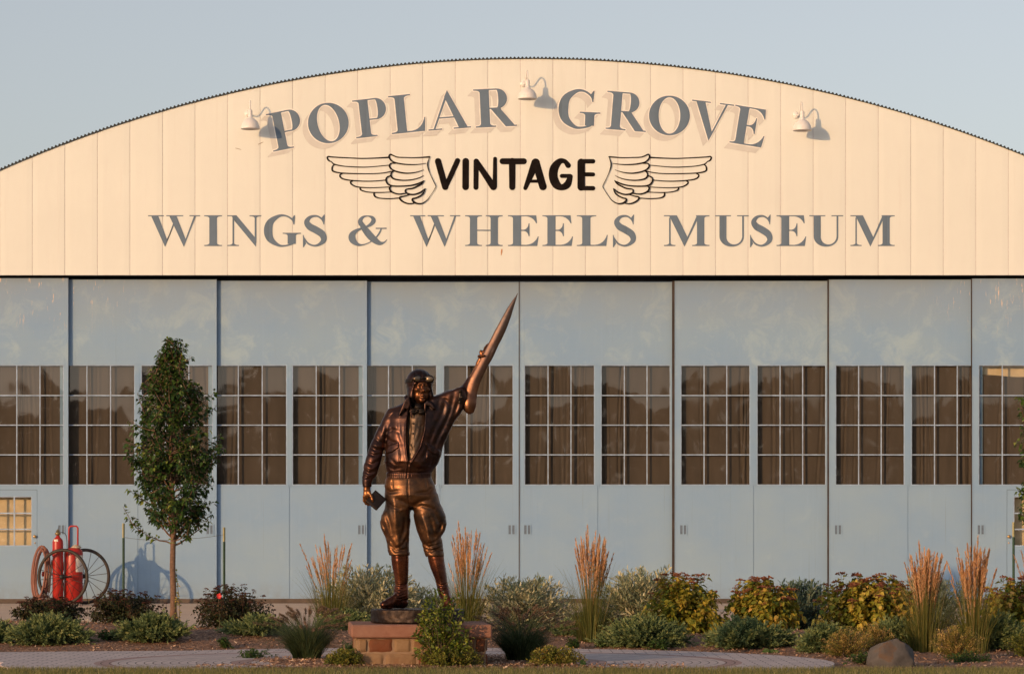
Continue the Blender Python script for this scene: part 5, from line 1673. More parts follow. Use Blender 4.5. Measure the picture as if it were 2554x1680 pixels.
def shrub(name, label, cat, px, py, w_px, h_px, Y, mat, leafL, leafW, nst=90, per=26, seed=1, up=0.5, droop=0.25, group=None, flat=False, flower=None, hvar=0.12, tintbias=0.0, depth=None, whorl=False, lobes=0.12, low=False, spread=1.0):
    """bush: many stems from one root fanning out inside an uneven envelope"""
    rs = np.random.RandomState(seed)
    sc = Y/F
    x = PX(px, Y); z0 = gz(x, Y)
    Wd = w_px*sc/2*1.06; Hh = max(PZ(py, Y)-z0, 0.1); Dp = depth if depth else Wd*0.85
    e = empty(name, (x, Y, z0), label, cat, group)
    # stem tips spread over an uneven dome
    th = rs.uniform(0, 2*np.pi, nst); rad = np.sqrt(rs.rand(nst))*spread
    lob = 1+lobes*np.sin(3*th+rs.uniform(0, 6))+lobes*0.7*np.sin(5*th+rs.uniform(0, 6))
    rad = np.clip(rad, 0, 1)
    tx = x + np.cos(th)*rad*Wd*lob; ty = Y + np.sin(th)*rad*Dp*lob
    topz = Hh*(np.sqrt(np.clip(1-rad**2.4, 0, 1))*(1-0.22)+0.22)*(1+rs.normal(0, hvar, nst))
    hmin = 0.10 if low else 0.16
    tz = z0 + np.clip(topz*np.where(rs.rand(nst) < 0.42, rs.uniform(0.25, 0.95, nst), 1.0), Hh*hmin, Hh*1.08)
    ch = []; P = []; D = []; T = []; U = []
    for i in range(nst):
        root = np.array([x+rs.normal(0, Wd*0.12), Y+rs.normal(0, Dp*0.12), z0-0.01])
        tip = np.array([tx[i], ty[i], tz[i]])
        mid = root*0.45+tip*0.55; mid[2] = root[2]+(tip[2]-root[2])*(0.55+0.15*rs.rand()) if not flat else root[2]+(tip[2]-root[2])*0.7
        mid[:2] += (tip[:2]-root[:2])*(-0.08 if not flat else 0.1)
        ts = np.linspace(0, 1, 7)
        pts = [(1-t)**2*root+2*t*(1-t)*mid+t*t*tip for t in ts]
        ch.append((pts, [0.004*(1-t)+0.0015 for t in ts]))
        t = 0.14+0.86*rs.rand(per)**0.72
        pp = ((1-t)**2)[:, None]*root+(2*t*(1-t))[:, None]*mid+(t*t)[:, None]*tip
        tan = unit((2*(1-t))[:, None]*(mid-root)+(2*t)[:, None]*(tip-mid))
        a = rs.uniform(0, 2*np.pi, per)
        rnd = rs.normal(0, 1, (per, 3)); side = unit(rnd-tan*(rnd*tan).sum(1)[:, None])
        pp = pp + side*rs.uniform(0, 0.03, per)[:, None]*(Wd/0.4)
        D.append(unit(tan*up+side*(1.0 if not whorl else 0.75)+np.array([0, 0, 0.15])))
        P.append(pp)
        T.append(np.full(per, rs.rand()*0.5)+rs.rand(per)*0.5)
    P = np.concatenate(P); D = np.concatenate(D); T = np.clip(np.concatenate(T)+tintbias, 0, 1)
    n = len(P)
    P[:, 2] = np.maximum(P[:, 2], z0+0.015)
    L = leafL*rs.uniform(0.6, 1.15, n); W = leafW*rs.uniform(0.7, 1.15, n)
    V, F_ = leaves(P, D, L, W, rs, droop)
    tri_mesh('foliage', [(V, F_)], mat, e, np.repeat(T, 7))
    stems_mesh('stems', ch[::2], TWIG, e, 3)
    if flower: flower(e, x, Y, z0, Wd, Dp, Hh, tx, ty, tz, rs)
    return e

def corymbs(mat, n, size, hmin=0.55, front=True):
    """flat-topped rusty seed heads standing on the shoots"""
    def fn(e, x, Y, z0, Wd, Dp, Hh, tx, ty, tz, rs):
        order = np.argsort(-(tz-z0)/Hh + rs.rand(len(tz))*0.7)[:n]
        for i in order:
            mb = MB(); c = np.array([tx[i], ty[i], tz[i]+rs.uniform(0.01, 0.05)])
            r = size*rs.uniform(0.6, 1.15)
            mb.tube([c-np.array([0, 0, 0.08]), c], 0.0025, 3, t=0.1)
            for k in range(20):
                a = rs.uniform(0, 6.28); q = r*math.sqrt(rs.rand())
                p = c+np.array([q*math.cos(a), q*math.sin(a), 0.012-0.35*q*q/r+rs.normal(0, 0.004)])
                s_ = r*0.26
                tn = rs.rand()
                mb.add([p+np.array(v)*s_ for v in ((1, 0, 0), (-.5, .87, 0), (-.5, -.87, 0), (0, 0, .75), (0, 0, -.5))], [(0, 1, 3), (1, 2, 3), (2, 0, 3), (1, 0, 4), (2, 1, 4), (0, 2, 4)], t=tn)
            mb.build('flower_head', mat, e)
    return fn

# leaf colours
L_SILVER = leafmat('silver_variegated_leaf', [(0, (0.10, 0.16, 0.12)), (0.25, (0.17, 0.235, 0.16)), (0.45, (0.36, 0.39, 0.24)), (0.68, (0.58, 0.55, 0.34)), (1, (0.74, 0.69, 0.48))], 0.5, 0.2)
L_BLUE = leafmat('blue_green_willow_leaf', [(0, (0.055, 0.100, 0.085)), (0.5, (0.10, 0.165, 0.13)), (0.85, (0.20, 0.26, 0.19)), (1, (0.42, 0.42, 0.26))], 0.5, 0.2)
L_GOLD = leafmat('golden_viburnum_leaf', [(0, (0.055, 0.095, 0.018)), (0.3, (0.13, 0.18, 0.03)), (0.55, (0.32, 0.31, 0.04)), (0.8, (0.60, 0.46, 0.08)), (1, (0.70, 0.42, 0.12))], 0.5, 0.3)
L_DARK = leafmat('dark_stonecrop_leaf', [(0, (0.018, 0.028, 0.013)), (0.5, (0.040, 0.052, 0.020)), (0.8, (0.075, 0.055, 0.028)), (1, (0.13, 0.065, 0.038))], 0.55, 0.2)
L_JUN = leafmat('juniper_spray', [(0, (0.045, 0.085, 0.040)), (0.4, (0.11, 0.165, 0.070)), (0.75, (0.24, 0.29, 0.11)), (1, (0.40, 0.38, 0.16))], 0.6, 0.2)
L_BOX = leafmat('low_bush_leaf', [(0, (0.050, 0.080, 0.015)), (0.45, (0.15, 0.175, 0.032)), (0.8, (0.33, 0.30, 0.06)), (1, (0.48, 0.30, 0.09))], 0.5, 0.25)
L_BROAD = leafmat('broad_green_leaf', [(0, (0.030, 0.065, 0.013)), (0.4, (0.095, 0.150, 0.024)), (0.75, (0.27, 0.31, 0.045)), (1, (0.48, 0.46, 0.08))], 0.4, 0.28, 0.5)
L_HEATH = leafmat('heath_tip', [(0, (0.06, 0.09, 0.02)), (0.35, (0.17, 0.18, 0.035)), (0.62, (0.44, 0.32, 0.09)), (1, (0.76, 0.48, 0.22))], 0.6, 0.25)
L_TREE = leafmat('pear_tree_leaf', [(0, (0.016, 0.042, 0.012)), (0.5, (0.042, 0.094, 0.020)), (0.8, (0.105, 0.175, 0.032)), (1, (0.30, 0.33, 0.06))], 0.38, 0.18, 0.5)
L_WEED = leafmat('weed_leaf', [(0, (0.035, 0.075, 0.02)), (1, (0.09, 0.16, 0.035))], 0.5, 0.35)
HEADS = leafmat('rusty_flower_head', [(0, (0.15, 0.05, 0.03)), (0.6, (0.34, 0.12, 0.06)), (1, (0.58, 0.28, 0.13))], 0.8, 0.1)
HEADS2 = leafmat('dull_red_flower_head', [(0, (0.045, 0.020, 0.014)), (0.6, (0.10, 0.040, 0.025)), (1, (0.20, 0.08, 0.05))], 0.8, 0.1)
BLADE_G = leafmat('reed_grass_blade', [(0, (0.060, 0.085, 0.022)), (0.5, (0.14, 0.155, 0.035)), (0.8, (0.26, 0.22, 0.06)), (1, (0.42, 0.29, 0.12))], 0.5, 0.3)
BLADE_D = leafmat('fountain_grass_blade', [(0, (0.030, 0.058, 0.030)), (0.5, (0.070, 0.110, 0.050)), (0.8, (0.12, 0.16, 0.065)), (1, (0.22, 0.21, 0.09))], 0.5, 0.3)
PLUME = leafmat('tan_plume', [(0, (0.50, 0.27, 0.13)), (0.5, (0.74, 0.43, 0.22)), (1, (0.88, 0.58, 0.34))], 0.8, 0.3)
PLUME_D = leafmat('dusky_plume', [(0, (0.12, 0.085, 0.06)), (0.5, (0.25, 0.17, 0.12)), (1, (0.42, 0.29, 0.19))], 0.8, 0.3)

def reed_grass(px, top, base_w, top_w, Y, label, seed, npl=34, plume_px=85, outl=()):
    """upright feather reed grass: tight sheaf of stems with narrow plumes"""
    rs = np.random.RandomState(seed)
    x = PX(px, Y); z0 = gz(x, Y); sc = Y/F
    H = PZ(top, Y)-z0
    e = empty('reed_grass', (x, Y, z0), label, 'ornamental grass', 'feather reed grasses in the bed')
    n = 420
    a = rs.uniform(0, 6.28, n); r = np.sqrt(rs.rand(n))*base_w*sc*0.30
    P = np.stack([x+r*np.cos(a), Y+r*np.sin(a), np.full(n, z0-0.01)], 1)
    L = H*rs.uniform(0.30, 0.72, n)
    ln = np.abs(rs.normal(0.22, 0.20, n)); out = rs.rand(n) < 0.12; ln[out] = rs.uniform(0.6, 0.95, out.sum()); L[out] *= 0.8
    D = np.stack([np.cos(a), np.sin(a), np.zeros(n)], 1)
    blades('blades', P, L, BLADE_G, e, width=0.007, seg=5, seed=seed, lean=(D, ln), tint=np.clip(rs.rand(n)*0.9, 0, 1))
    mb = MB(); pb = []
    VF = []; TT = []
    npl = int(npl*1.45)
    for i in range(npl+len(outl)):
        if i < npl:
            a = rs.uniform(0, 6.28); q = math.sqrt(rs.rand())
            h = H*rs.uniform(0.66, 0.98)*(1-0.08*q) if i else H
            tip = np.array([x+q*math.cos(a)*top_w*sc/2, Y+q*math.sin(a)*top_w*sc/2, z0+h])
        else:
            ox, oy = outl[i-npl]; tip = np.array([PX(ox, Y), Y+rs.normal(0, 0.05), PZ(oy, Y)]); a = 0 if ox > px else 3.14; q = 1
        root = np.array([x+0.35*(tip[0]-x)*0.5, Y+0.35*(tip[1]-Y)*0.5, z0])
        mid = np.array([root[0]*0.6+tip[0]*0.4, root[1]*0.6+tip[1]*0.4, z0+(tip[2]-z0)*0.62])
        ts = np.linspace(0, 1, 12)
        pts = [(1-t)**2*root+2*t*(1-t)*mid+t*t*tip for t in ts]
        tn = rs.uniform(0.3, 0.9)
        mb.tube(pts, [0.0022]*9+[0.0016]*3, 3, cap=False, t=tn)
        # plume: many short fine spikelets hugging the stem
        pl = plume_px*sc*rs.uniform(0.65, 1.2)
        ln_t = pl/np.linalg.norm(tip-root)
        m = 90
        t = 1-ln_t*rs.rand(m)
        pp = ((1-t)**2)[:, None]*root+(2*t*(1-t))[:, None]*mid+(t*t)[:, None]*tip
        tan = unit((2*(1-t))[:, None]*(mid-root)+(2*t)[:, None]*(tip-mid))
        u = (1-t)/ln_t
        fat = 0.30*np.sin(np.pi*np.clip(u*0.86+0.10, 0, 1))
        side = unit(rs.normal(0, 1, (m, 3)))
        dd = unit(tan+side*fat[:, None]*1.1)
        LL = np.full(m, 0.036)*rs.uniform(0.7, 1.2, m)
        V, F_ = leaves(pp+side*(0.005*fat/0.3)[:, None], dd, LL, np.full(m, 0.0062), rs, 0.02, 0.3)
        VF.append((V, F_)); TT.append(np.repeat(np.clip(rs.rand()*0.6+rs.rand(m)*0.4, 0, 1), 7))
    mb.build('stalks', BLADE_G, e)
    tri_mesh('plumes', VF, PLUME, e, np.concatenate(TT))
    return e

def fountain_grass(px, Y, half_px, top, label, seed, npl=42):
    rs = np.random.RandomState(seed)
    x = PX(px, Y); z0 = gz(x, Y); sc = Y/F
    H = PZ(top, Y)-z0; Wd = half_px*sc
    e = empty('fountain_grass', (x, Y, z0), label, 'ornamental grass', 'dark fountain grasses beside the plinth')
    n = 2200
    a = rs.uniform(0, 6.28, n); r = np.sqrt(rs.rand(n))*0.13
    P = np.stack([x+r*np.cos(a), Y+r*np.sin(a), np.full(n, z0-0.01)], 1)
    L = H*rs.uniform(0.40, 0.95, n)
    q = rs.rand(n); ln = 0.10+1.05*q**0.8
    D = np.stack([np.cos(a), np.sin(a), np.zeros(n)], 1)
    blades('blades', P, L, BLADE_D, e, width=0.0055, seg=6, seed=seed, lean=(D, ln*Wd/H*1.05), tint=rs.rand(n)*0.95)
    mb = MB(); VF = []; TT = []
    for i in range(npl):
        a = rs.uniform(0, 6.28); q = rs.uniform(0.25, 1.0)
        h = H*(1.02-0.42*q*q)*rs.uniform(0.86, 1.04)
        tip = np.array([x+q*math.cos(a)*Wd*1.12, Y+q*math.sin(a)*Wd, z0+h])
        root = np.array([x, Y, z0]); mid = np.array([x+q*math.cos(a)*Wd*0.35, Y+q*math.sin(a)*Wd*0.35, z0+h*0.85])
        ts = np.linspace(0, 1, 10)
        pts = [(1-t)**2*root+2*t*(1-t)*mid+t*t*tip for t in ts]
        mb.tube(pts, 0.0016, 3, cap=False, t=rs.rand())
        m = 110; lt = 0.13/np.linalg.norm(tip-root)*rs.uniform(0.7, 1.15)
        t = 1-lt*rs.rand(m)
        pp = ((1-t)**2)[:, None]*root+(2*t*(1-t))[:, None]*mid+(t*t)[:, None]*tip
        tan = unit((2*(1-t))[:, None]*(mid-root)+(2*t)[:, None]*(tip-mid))
        side = unit(rs.normal(0, 1, (m, 3))); dd = unit(tan*0.8+side*0.8)
        V, F_ = leaves(pp, dd, np.full(m, 0.022), np.full(m, 0.0042), rs, 0.0, 0.2)
        VF.append((V, F_)); TT.append(np.repeat(np.clip(rs.rand()*0.5+rs.rand(m)*0.5, 0, 1), 7))
    mb.build('stalks', BLADE_D, e)
    tri_mesh('plumes', VF, PLUME_D, e, np.concatenate(TT))
    return e

def juniper(px, top, w_px, Y, label, seed, nst=120, mat=None, group='spreading junipers in the bed'):
    """low spreading conifer: feathery sprays along arching twigs"""
    rs = np.random.RandomState(seed); mat = mat or L_JUN
    x = PX(px, Y); z0 = gz(x, Y); sc = Y/F
    H = max(PZ(top, Y)-z0, 0.12)*0.92; Wd = w_px*sc/2*0.84
    e = empty('juniper', (x, Y, z0), label, 'juniper', group)
    ch = []; P = []; D = []; T = []
    for i in range(nst):
        a = rs.uniform(0, 6.28); q = rs.rand()**0.6
        rr = Wd*1.08*q*(1+0.22*math.sin(3*a+seed)+0.14*math.sin(7*a))
        tip = np.array([x+math.cos(a)*rr, Y+math.sin(a)*rr*0.8, z0+H*rs.uniform(0.30, 1.08)*(1-0.55*q**2)])
        root = np.array([x+rs.normal(0, 0.05), Y+rs.normal(0, 0.05), z0])
        mid = np.array([root[0]*.5+tip[0]*.5, root[1]*.5+tip[1]*.5, z0+(tip[2]-z0)*0.75])
        ts = np.linspace(0, 1, 6)
        ch.append(([(1-t)**2*root+2*t*(1-t)*mid+t*t*tip for t in ts], [0.004]*5+[0.002]))
        # side sprays
        for s_ in range(16):
            t = 0.2+0.8*rs.rand()
            p = (1-t)**2*root+2*t*(1-t)*mid+t*t*tip
            tan = unit(2*(1-t)*(mid-root)+2*t*(tip-mid))
            dirv = unit(tan*1.3+rs.normal(0, 0.45, 3)+np.array([0, 0, 0.12]))
            LL = 0.17*rs.uniform(0.5, 1.1)*(Wd/0.4)**0.5
            m = 19
            u = np.linspace(0.1, 1, m)
            pp = p+dirv*LL*u[:, None]
            sd_ = unit(rs.normal(0, 1, (m, 3))); dd = unit(dirv*1.1+sd_*0.75)
            P.append(pp); D.append(dd); T.append(np.clip(0.30*rs.rand()+0.55*u*rs.uniform(0.6, 1.2)+rs.normal(0, 0.08, m), 0, 1))
    P = np.concatenate(P); D = np.concatenate(D); T = np.concatenate(T)
    P[:, 2] = np.maximum(P[:, 2], z0+0.01)
    n = len(P)
    # each needle spray a slim folded blade: cheap four-corner shapes
    L = rs.uniform(0.026, 0.050, n); W = rs.uniform(0.005, 0.009, n)
    S = np.cross(D, rs.normal(0, 1, (n, 3))); S = unit(S)
    V = np.stack([P, P+D*(L*0.45)[:, None]+S*W[:, None], P+D*L[:, None], P+D*(L*0.45)[:, None]-S*W[:, None]], 1).reshape(-1, 3)
    F_ = np.arange(n*4).reshape(n, 4)
    mesh_obj('foliage', V, F_, mat, e, False, attr=np.repeat(T, 4))
    stems_mesh('stems', ch[::3], TWIG, e, 3)
    return e

SH = 'silver leaved shrubs behind the statue'; GH = 'golden shrubs with rusty flower heads'; DH = 'dark low shrubs left of the statue'; BH = 'low rounded bushes along the lawn edge'; HH = 'heath-like bushes near the boulder'
def silver(px, py, w, Y, label, seed, mat=L_SILVER, nst=130, tb=0.0, **k):
    return shrub('silver_shrub', label, 'shrub', px, py, w*1.10, 0, Y, mat, 0.072, 0.020, int(nst*1.35), 38, seed, 0.9, 0.05, SH, whorl=True, tintbias=tb+0.08, **k)
silver(930, 1425, 235, 37.6, 'silvery shrub just behind the left boot of the statue', 11, nst=170)
silver(1040, 1468, 110, 38.6, 'small silvery shrub seen between the boots of the statue', 12, nst=70)
silver(1305, 1450, 235, 37.6, 'silver and cream shrub behind the dark fountain grass right of the plinth', 13, nst=170)
silver(1600, 1428, 200, 38.4, 'tallest silver shrub, crowded behind the golden shrub right of the middle grass', 14, nst=160, tb=-0.05)
silver(1475, 1530, 120, 38.6, 'pale silver shrub low behind the middle reed grass', 15, nst=60, tb=0.1)
silver(1995, 1456, 150, 38.4, 'blue-green shrub between two golden shrubs', 16, L_BLUE, nst=140)
silver(2315, 1445, 170, 37.9, 'silver shrub behind the two reed grasses near the boulder', 17, nst=140, tb=-0.05)

def golden(px, py, w, Y, label, seed, nst=120, heads=45, tb=0.0, **k):
    return shrub('golden_shrub', label, 'shrub', px, py, w*1.06, 0, Y, L_GOLD, 0.070, 0.056, int(nst*1.2), 30, seed, 0.25, 0.35, GH, flower=corymbs(HEADS, heads, 0.056), tintbias=tb+0.09, **k)
golden(1705, 1448, 195, 36.6, 'golden green shrub beside the tall silver shrub, its few flower heads at the top left', 21, 140, 26, -0.06)
golden(1905, 1458, 175, 36.8, 'golden shrub with rusty heads in front of the blue-green shrub', 22, 120, 42)
golden(2175, 1448, 235, 35.6, 'widest golden shrub thick with rusty flower heads, left of the two reed grasses', 23, 165, 95, 0.03)
golden(2535, 1455, 200, 35.4, 'golden shrub cut by the right edge of the picture in front of the green post', 24, 120, 40)

def darks(px, py, w, Y, label, seed, nst=120, heads=70):
    return shrub('dark_shrub', label, 'shrub', px, py, w*1.1, 0, Y, L_DARK, 0.042, 0.030, int(nst*1.25), 32, seed, 0.4, 0.2, DH, flower=corymbs(HEADS2, heads, 0.036), hvar=0.10)
darks(120, 1500, 165, 40.0, 'dark rounded shrub hiding the bottom of the red extinguisher cart', 31, 150, 70)
darks(312, 1480, 170, 39.6, 'dark shrub with dull red heads behind the first green post', 32)
darks(580, 1472, 190, 39.4, 'dark shrub with dull red heads behind the second green post', 33, 130, 90)

def low_bush(px, py, w, Y, label, seed, nst=150, mat=L_BOX, name='low_bush', group=BH, **k):
    return shrub(name, label, 'bush', px, py, w, 0, Y, mat, 0.024, 0.013, nst, 36, seed, 0.7, 0.1, group, low=True, hvar=0.07, **k)
low_bush(864, 1622, 112, 29.15, 'low rounded bush in front of the left corner of the plinth', 41)
low_bush(1122, 1615, 162, 29.0, 'low rounded bush under the broad-leaved shrub at the plinth', 42, 190)
low_bush(1380, 1614, 140, 29.35, 'low yellowish bush on the lawn edge right of the dark fountain grass', 43, 190, tintbias=0.15)
low_bush(2560, 1580, 120, 32.4, 'low bush cut by the right edge of the picture', 44, 100)
def heath(px, py, w, Y, label, seed, nst=120):
    return shrub('heath_bush', label, 'bush', px, py, w, 0, Y, L_HEATH, 0.020, 0.008, nst, 60, seed, 1.1, 0.0, HH, hvar=0.10, low=True, tintbias=0.02)
heath(2112, 1566, 125, 32.4, 'heath-like bush with pale upright tips left of the boulder', 51)
heath(2182, 1558, 100, 33.0, 'heath-like bush half hidden behind the boulder', 52, 100)
heath(2390, 1566, 135, 31.9, 'heath-like bush with orange tips right of the boulder', 53, 150)
# broad-leaved shrub in front of the plinth
shrub('broadleaf_shrub', 'upright broad-leaved green shrub standing against the front of the plinth', 'shrub', 1098, 1484, 146, 0, 28.98, L_BROAD, 0.042, 0.024, 95, 24, 61, 0.75, 0.12, hvar=0.13, depth=0.17, lobes=0.2)

# junipers
juniper(-8, 1556, 100, 35.0, 'juniper cut by the left edge of the picture', 71, 70)
juniper(130, 1550, 190, 34.6, 'spreading juniper in front of the dark shrub by the cart', 72, 170)
juniper(385, 1548, 170, 34.8, 'spreading juniper at the foot of the young tree', 73, 150)
juniper(645, 1552, 150, 35.4, 'small juniper left of the fountain grass', 74, 80)
juniper(1610, 1555, 205, 34.7, 'spreading juniper in front of the tall silver shrub', 75, 170)
juniper(1868, 1558, 195, 34.2, 'spreading juniper in front of the golden shrub right of centre', 76, 150)
juniper(2058, 1568, 125, 33.3, 'spreading juniper between the patio edge and the heath-like bushes', 77, 120)
juniper(2240, 1555, 150, 34.4, 'dim juniper behind the boulder under the reed grass', 78, 80)
juniper(2480, 1545, 170, 33.8, 'dim juniper under the right-hand reed grass', 79, 100)
juniper(870, 1540, 130, 36.6, 'juniper half hidden between the left reed grass and the plinth', 80, 100)
juniper(1440, 1590, 90, 36.6, 'small juniper at the foot of the middle reed grass', 81, 60)

# reed grasses
reed_grass(826, 1334, 110, 126, 36.9, 'reed grass with loose plumes left of the statue', 91, 21, 82, outl=((748, 1358), (875, 1400)))
reed_grass(1163, 1304, 110, 92, 36.9, 'reed grass with tan plumes standing right of the statue legs', 92, 38, 90, outl=((1215, 1368), (1225, 1382)))
reed_grass(1474, 1312, 125, 88, 35.6, 'lone reed grass in the middle of the bed', 93, 46, 92, outl=((1530, 1384), (1511, 1350)))
reed_grass(2307, 1352, 130, 86, 33.6, 'reed grass nearest the boulder, left one of the right-hand pair', 94, 50, 92, outl=((2360, 1405), (2258, 1405)))
reed_grass(2428, 1340, 130, 86, 33.5, 'reed grass right of the boulder, right one of the pair', 95, 46, 95, outl=((2361, 1402), (2485, 1418), (2372, 1450)))
reed_grass(2590, 1362, 110, 86, 35.8, 'reed grass mostly outside the right edge of the picture', 96, 24, 95, outl=((2530, 1385), (2548, 1375)))
fountain_grass(765, 30.8, 140, 1508, 'dark fountain grass left of the plinth', 101, 62)
fountain_grass(1300, 30.3, 138, 1508, 'dark fountain grass right of the plinth', 102, 66)
fountain_grass(985, 35.8, 90, 1545, 'fountain grass mostly hidden behind the plinth', 103, 16)

# ------------------------------------------------------------------ young pear trees
def pear_tree(px, Y, label, seed):
    rs = np.random.RandomState(seed)
    x = PX(px, Y); z0 = gz(x, Y) - 0.0; sc = Y/F
    e = empty('pear_tree', (x, Y, z0), label, 'tree', 'young staked pear trees')
    ztop = PZ(850, Y)
    env = [(838, 10), (860, 26), (890, 36), (930, 46), (965, 74), (1000, 88), (1050, 97), (1100, 104), (1150, 108), (1200, 106), (1250, 98), (1290, 92), (1320, 74), (1352, 40)]
    ez = np.array([PZ(a, Y) for a, _ in env])[::-1]; er = np.array([b*sc for _, b in env])[::-1]
    def lob(a, z): return 1+0.20*math.sin(2*a+z*2.6)+0.16*math.sin(3*a-z*4.3+1)+0.10*math.sin(5*a+z*6)
    tr = []
    for i in range(15):
        t = i/14; z = z0+(ztop-z0)*t
        tr.append((np.array([x+0.02*math.sin(z*1.7)*min(1, t*3)+ (0.012*math.sin(z*5)), Y+0.015*math.cos(z*2.1), z]), 0.043*(1-t)**0.75+0.004))
    mb = MB(); mb.tube([p for p, _ in tr], [r*(1.25 if i == 0 else 1) for i, (_, r) in enumerate(tr)], 12)
    fork = PZ(1362, Y)
    mb.build('trunk', BARK, e, True)
    br = []; P = []; D = []; T = []
    tips = []
    def limb(p0, p1, r0, n=7, sag=0.0):
        m = p0*0.5+p1*0.5; m[:2] = p0[:2]+(p1[:2]-p0[:2])*0.68; m[2] = p0[2]+(p1[2]-p0[2])*0.42
        ts = np.linspace(0, 1, n)
        pts = [(1-t)**2*p0+2*t*(1-t)*m+t*t*p1+rs.normal(0, 0.006, 3) for t in ts]
        pts[0] = p0
        br.append((pts, [r0*(1-t)+0.002 for t in ts])); return pts
    def leafy(pts, dens, start=0.2):
        pts = np.array(pts); seg = np.linalg.norm(np.diff(pts, axis=0), axis=1); tot = seg.sum(); m = max(3, int(tot*dens))
        t = (start+(1-start)*rs.rand(m))*(len(pts)-1); i = np.minimum(t.astype(int), len(pts)-2); f = t-i
        pp = pts[i]*(1-f)[:, None]+pts[i+1]*f[:, None]; tan = unit(pts[i+1]-pts[i])
        sd_ = rs.normal(0, 1, (m, 3)); sd_ = unit(sd_-tan*(sd_*tan).sum(1)[:, None])
        P.append(pp+sd_*rs.uniform(0.005, 0.03, m)[:, None]); D.append(unit(sd_*0.9+tan*0.4+np.array([0, 0, -0.2])))
        base = rs.rand()*0.45
        T.append(np.clip(base+rs.rand(m)*0.5+0.12*(t/(len(pts)-1) > 0.9), 0, 1))
    for k in range(58):
        zs = fork+(ztop-fork)*(k/58)**1.1*0.80
        a = k*2.4+rs.normal(0, 0.3)
        zt = min(zs+rs.uniform(0.25, 0.85), ztop-0.05)
        r = float(np.interp(zt, ez, er))*lob(a, zt)*rs.uniform(0.45, 1.06)
        p0 = np.array([x, Y, zs]); p1 = np.array([x+math.cos(a)*r, Y+math.sin(a)*r, zt])
        pts = limb(p0, p1, 0.014*(1-k/90))
        leafy(pts, 36, 0.3)
        for q in range(6):
            i = rs.randint(2, 7); b = pts[min(i, 6)]
            a2 = a+rs.normal(0, 1.0); zt2 = min(b[2]+rs.uniform(0.08, 0.45), ztop+0.02)
            r2 = float(np.interp(zt2, ez, er))*lob(a2, zt2)*rs.uniform(0.65, 1.28)
            tgt = np.array([x+math.cos(a2)*r2, Y+math.sin(a2)*r2, zt2]); dlt = tgt-b; ll = np.linalg.norm(dlt)
            if ll > 0.42: tgt = b+dlt/ll*0.42
            pp = limb(b, tgt, 0.005, 5); leafy(pp, 62, 0.1)
    # leader
    leafy([np.array([x, Y, ztop-0.9]), np.array([x+0.02, Y, ztop-0.4]), np.array([x, Y, ztop+0.04])], 130, 0.0)
    for a in (0.4, 2.6, 4.4):
        pp = limb(np.array([x, Y, ztop-0.35]), np.array([x+0.09*math.cos(a), Y+0.09*math.sin(a), ztop+0.02]), 0.004, 5); leafy(pp, 110, 0.1)
    # the low stray branch on the left
    b0 = np.array([x, Y, PZ(1356, Y)])
    pp = limb(b0, np.array([PX(px-80, Y), Y-0.1, PZ(1322, Y)]), 0.010, 8); leafy(pp, 75, 0.35)
    q = limb(pp[-1], np.array([PX(px-120, Y), Y-0.12, PZ(1262, Y)]), 0.005, 6); leafy(q, 85, 0.05)
    q = limb(pp[-2], np.array([PX(px-95, Y), Y-0.05, PZ(1290, Y)]), 0.004, 5); leafy(q, 85, 0.1)
    pp = limb(b0, np.array([PX(px+50, Y), Y-0.1, PZ(1310, Y)]), 0.009, 7); leafy(pp, 40, 0.3)
    pp = limb(b0, np.array([PX(px+88, Y), Y+0.05, PZ(1200, Y)]), 0.009, 7); leafy(pp, 50, 0.3)
    P_ = np.concatenate(P); D_ = np.concatenate(D); T_ = np.concatenate(T); n = len(P_)
    V, F_ = leaves(P_, D_, rs.uniform(0.045, 0.075, n), rs.uniform(0.034, 0.050, n), rs, 0.32, 0.25)
    crown = tri_mesh('crown', [(V, F_)], L_TREE, e, np.repeat(T_, 7))
    stems_mesh('branches', br, BARK, e, 5)
    # green ties round the trunk
    mb = MB()
    for zz in (1344, 1353):
        c = [(x+0.05*math.cos(t), Y+0.05*math.sin(t), PZ(zz, Y)+0.006*math.sin(3*t)) for t in np.linspace(0, 6.28, 13)]
        mb.tube(c, 0.006, 5, cap=False)
    mb.build('tie_band', M_TIE, e, True)
    return e
M_TIE = plain('green_tie_band', (0.20, 0.26, 0.08), 0.6)
tree = pear_tree(430, 43.5, 'young pear tree standing free between two green posts left of the statue', 5)
t2 = copy_tree(tree)
t2.location = (PX(2634, 42.6), 42.6, 0)
t2.rotation_euler = (0, 0, 0.45)
t2['label'] = 'pear tree at the right edge, only its left branches in the picture'

# ------------------------------------------------------------------ posts, wire, small things
M['post'] = plain('green_post_paint', (0.045, 0.10, 0.065), 0.5, vary=0.25, scale=12)
M['post_tip'] = plain('pale_post_tip', (0.42, 0.40, 0.22), 0.6, vary=0.2, scale=15)
M['wire'] = plain('grey_wire', (0.22, 0.22, 0.22), 0.5, 0.7)
def t_post(px, top, Y, label, bot=None):
    x = PX(px, Y); z0 = gz(x, Y); zt = PZ(top, Y)
    e = empty('steel_post', (x, Y, z0), label, 'post', 'green steel posts staking the trees')
    zb = zt-0.20
    for nm, a, b, m in (('shaft', z0-0.05, zb, M['post']), ('pale_tip', zb+0.001, zt, M['post_tip'])):
        mb = MB()
        mb.box(x-0.017, x+0.017, Y, Y+0.005, a, b); mb.box(x-0.0025, x+0.0025, Y-0.028, Y-0.0005, a, b)
        if nm == 'shaft':
            z = a+0.08
            while z < b-0.03:
                mb.box(x-0.006, x+0.006, Y-0.036, Y-0.0285, z, z+0.016); z += 0.055
        mb.build(nm, m, e)
    return (x, Y, PZ(1339, Y))
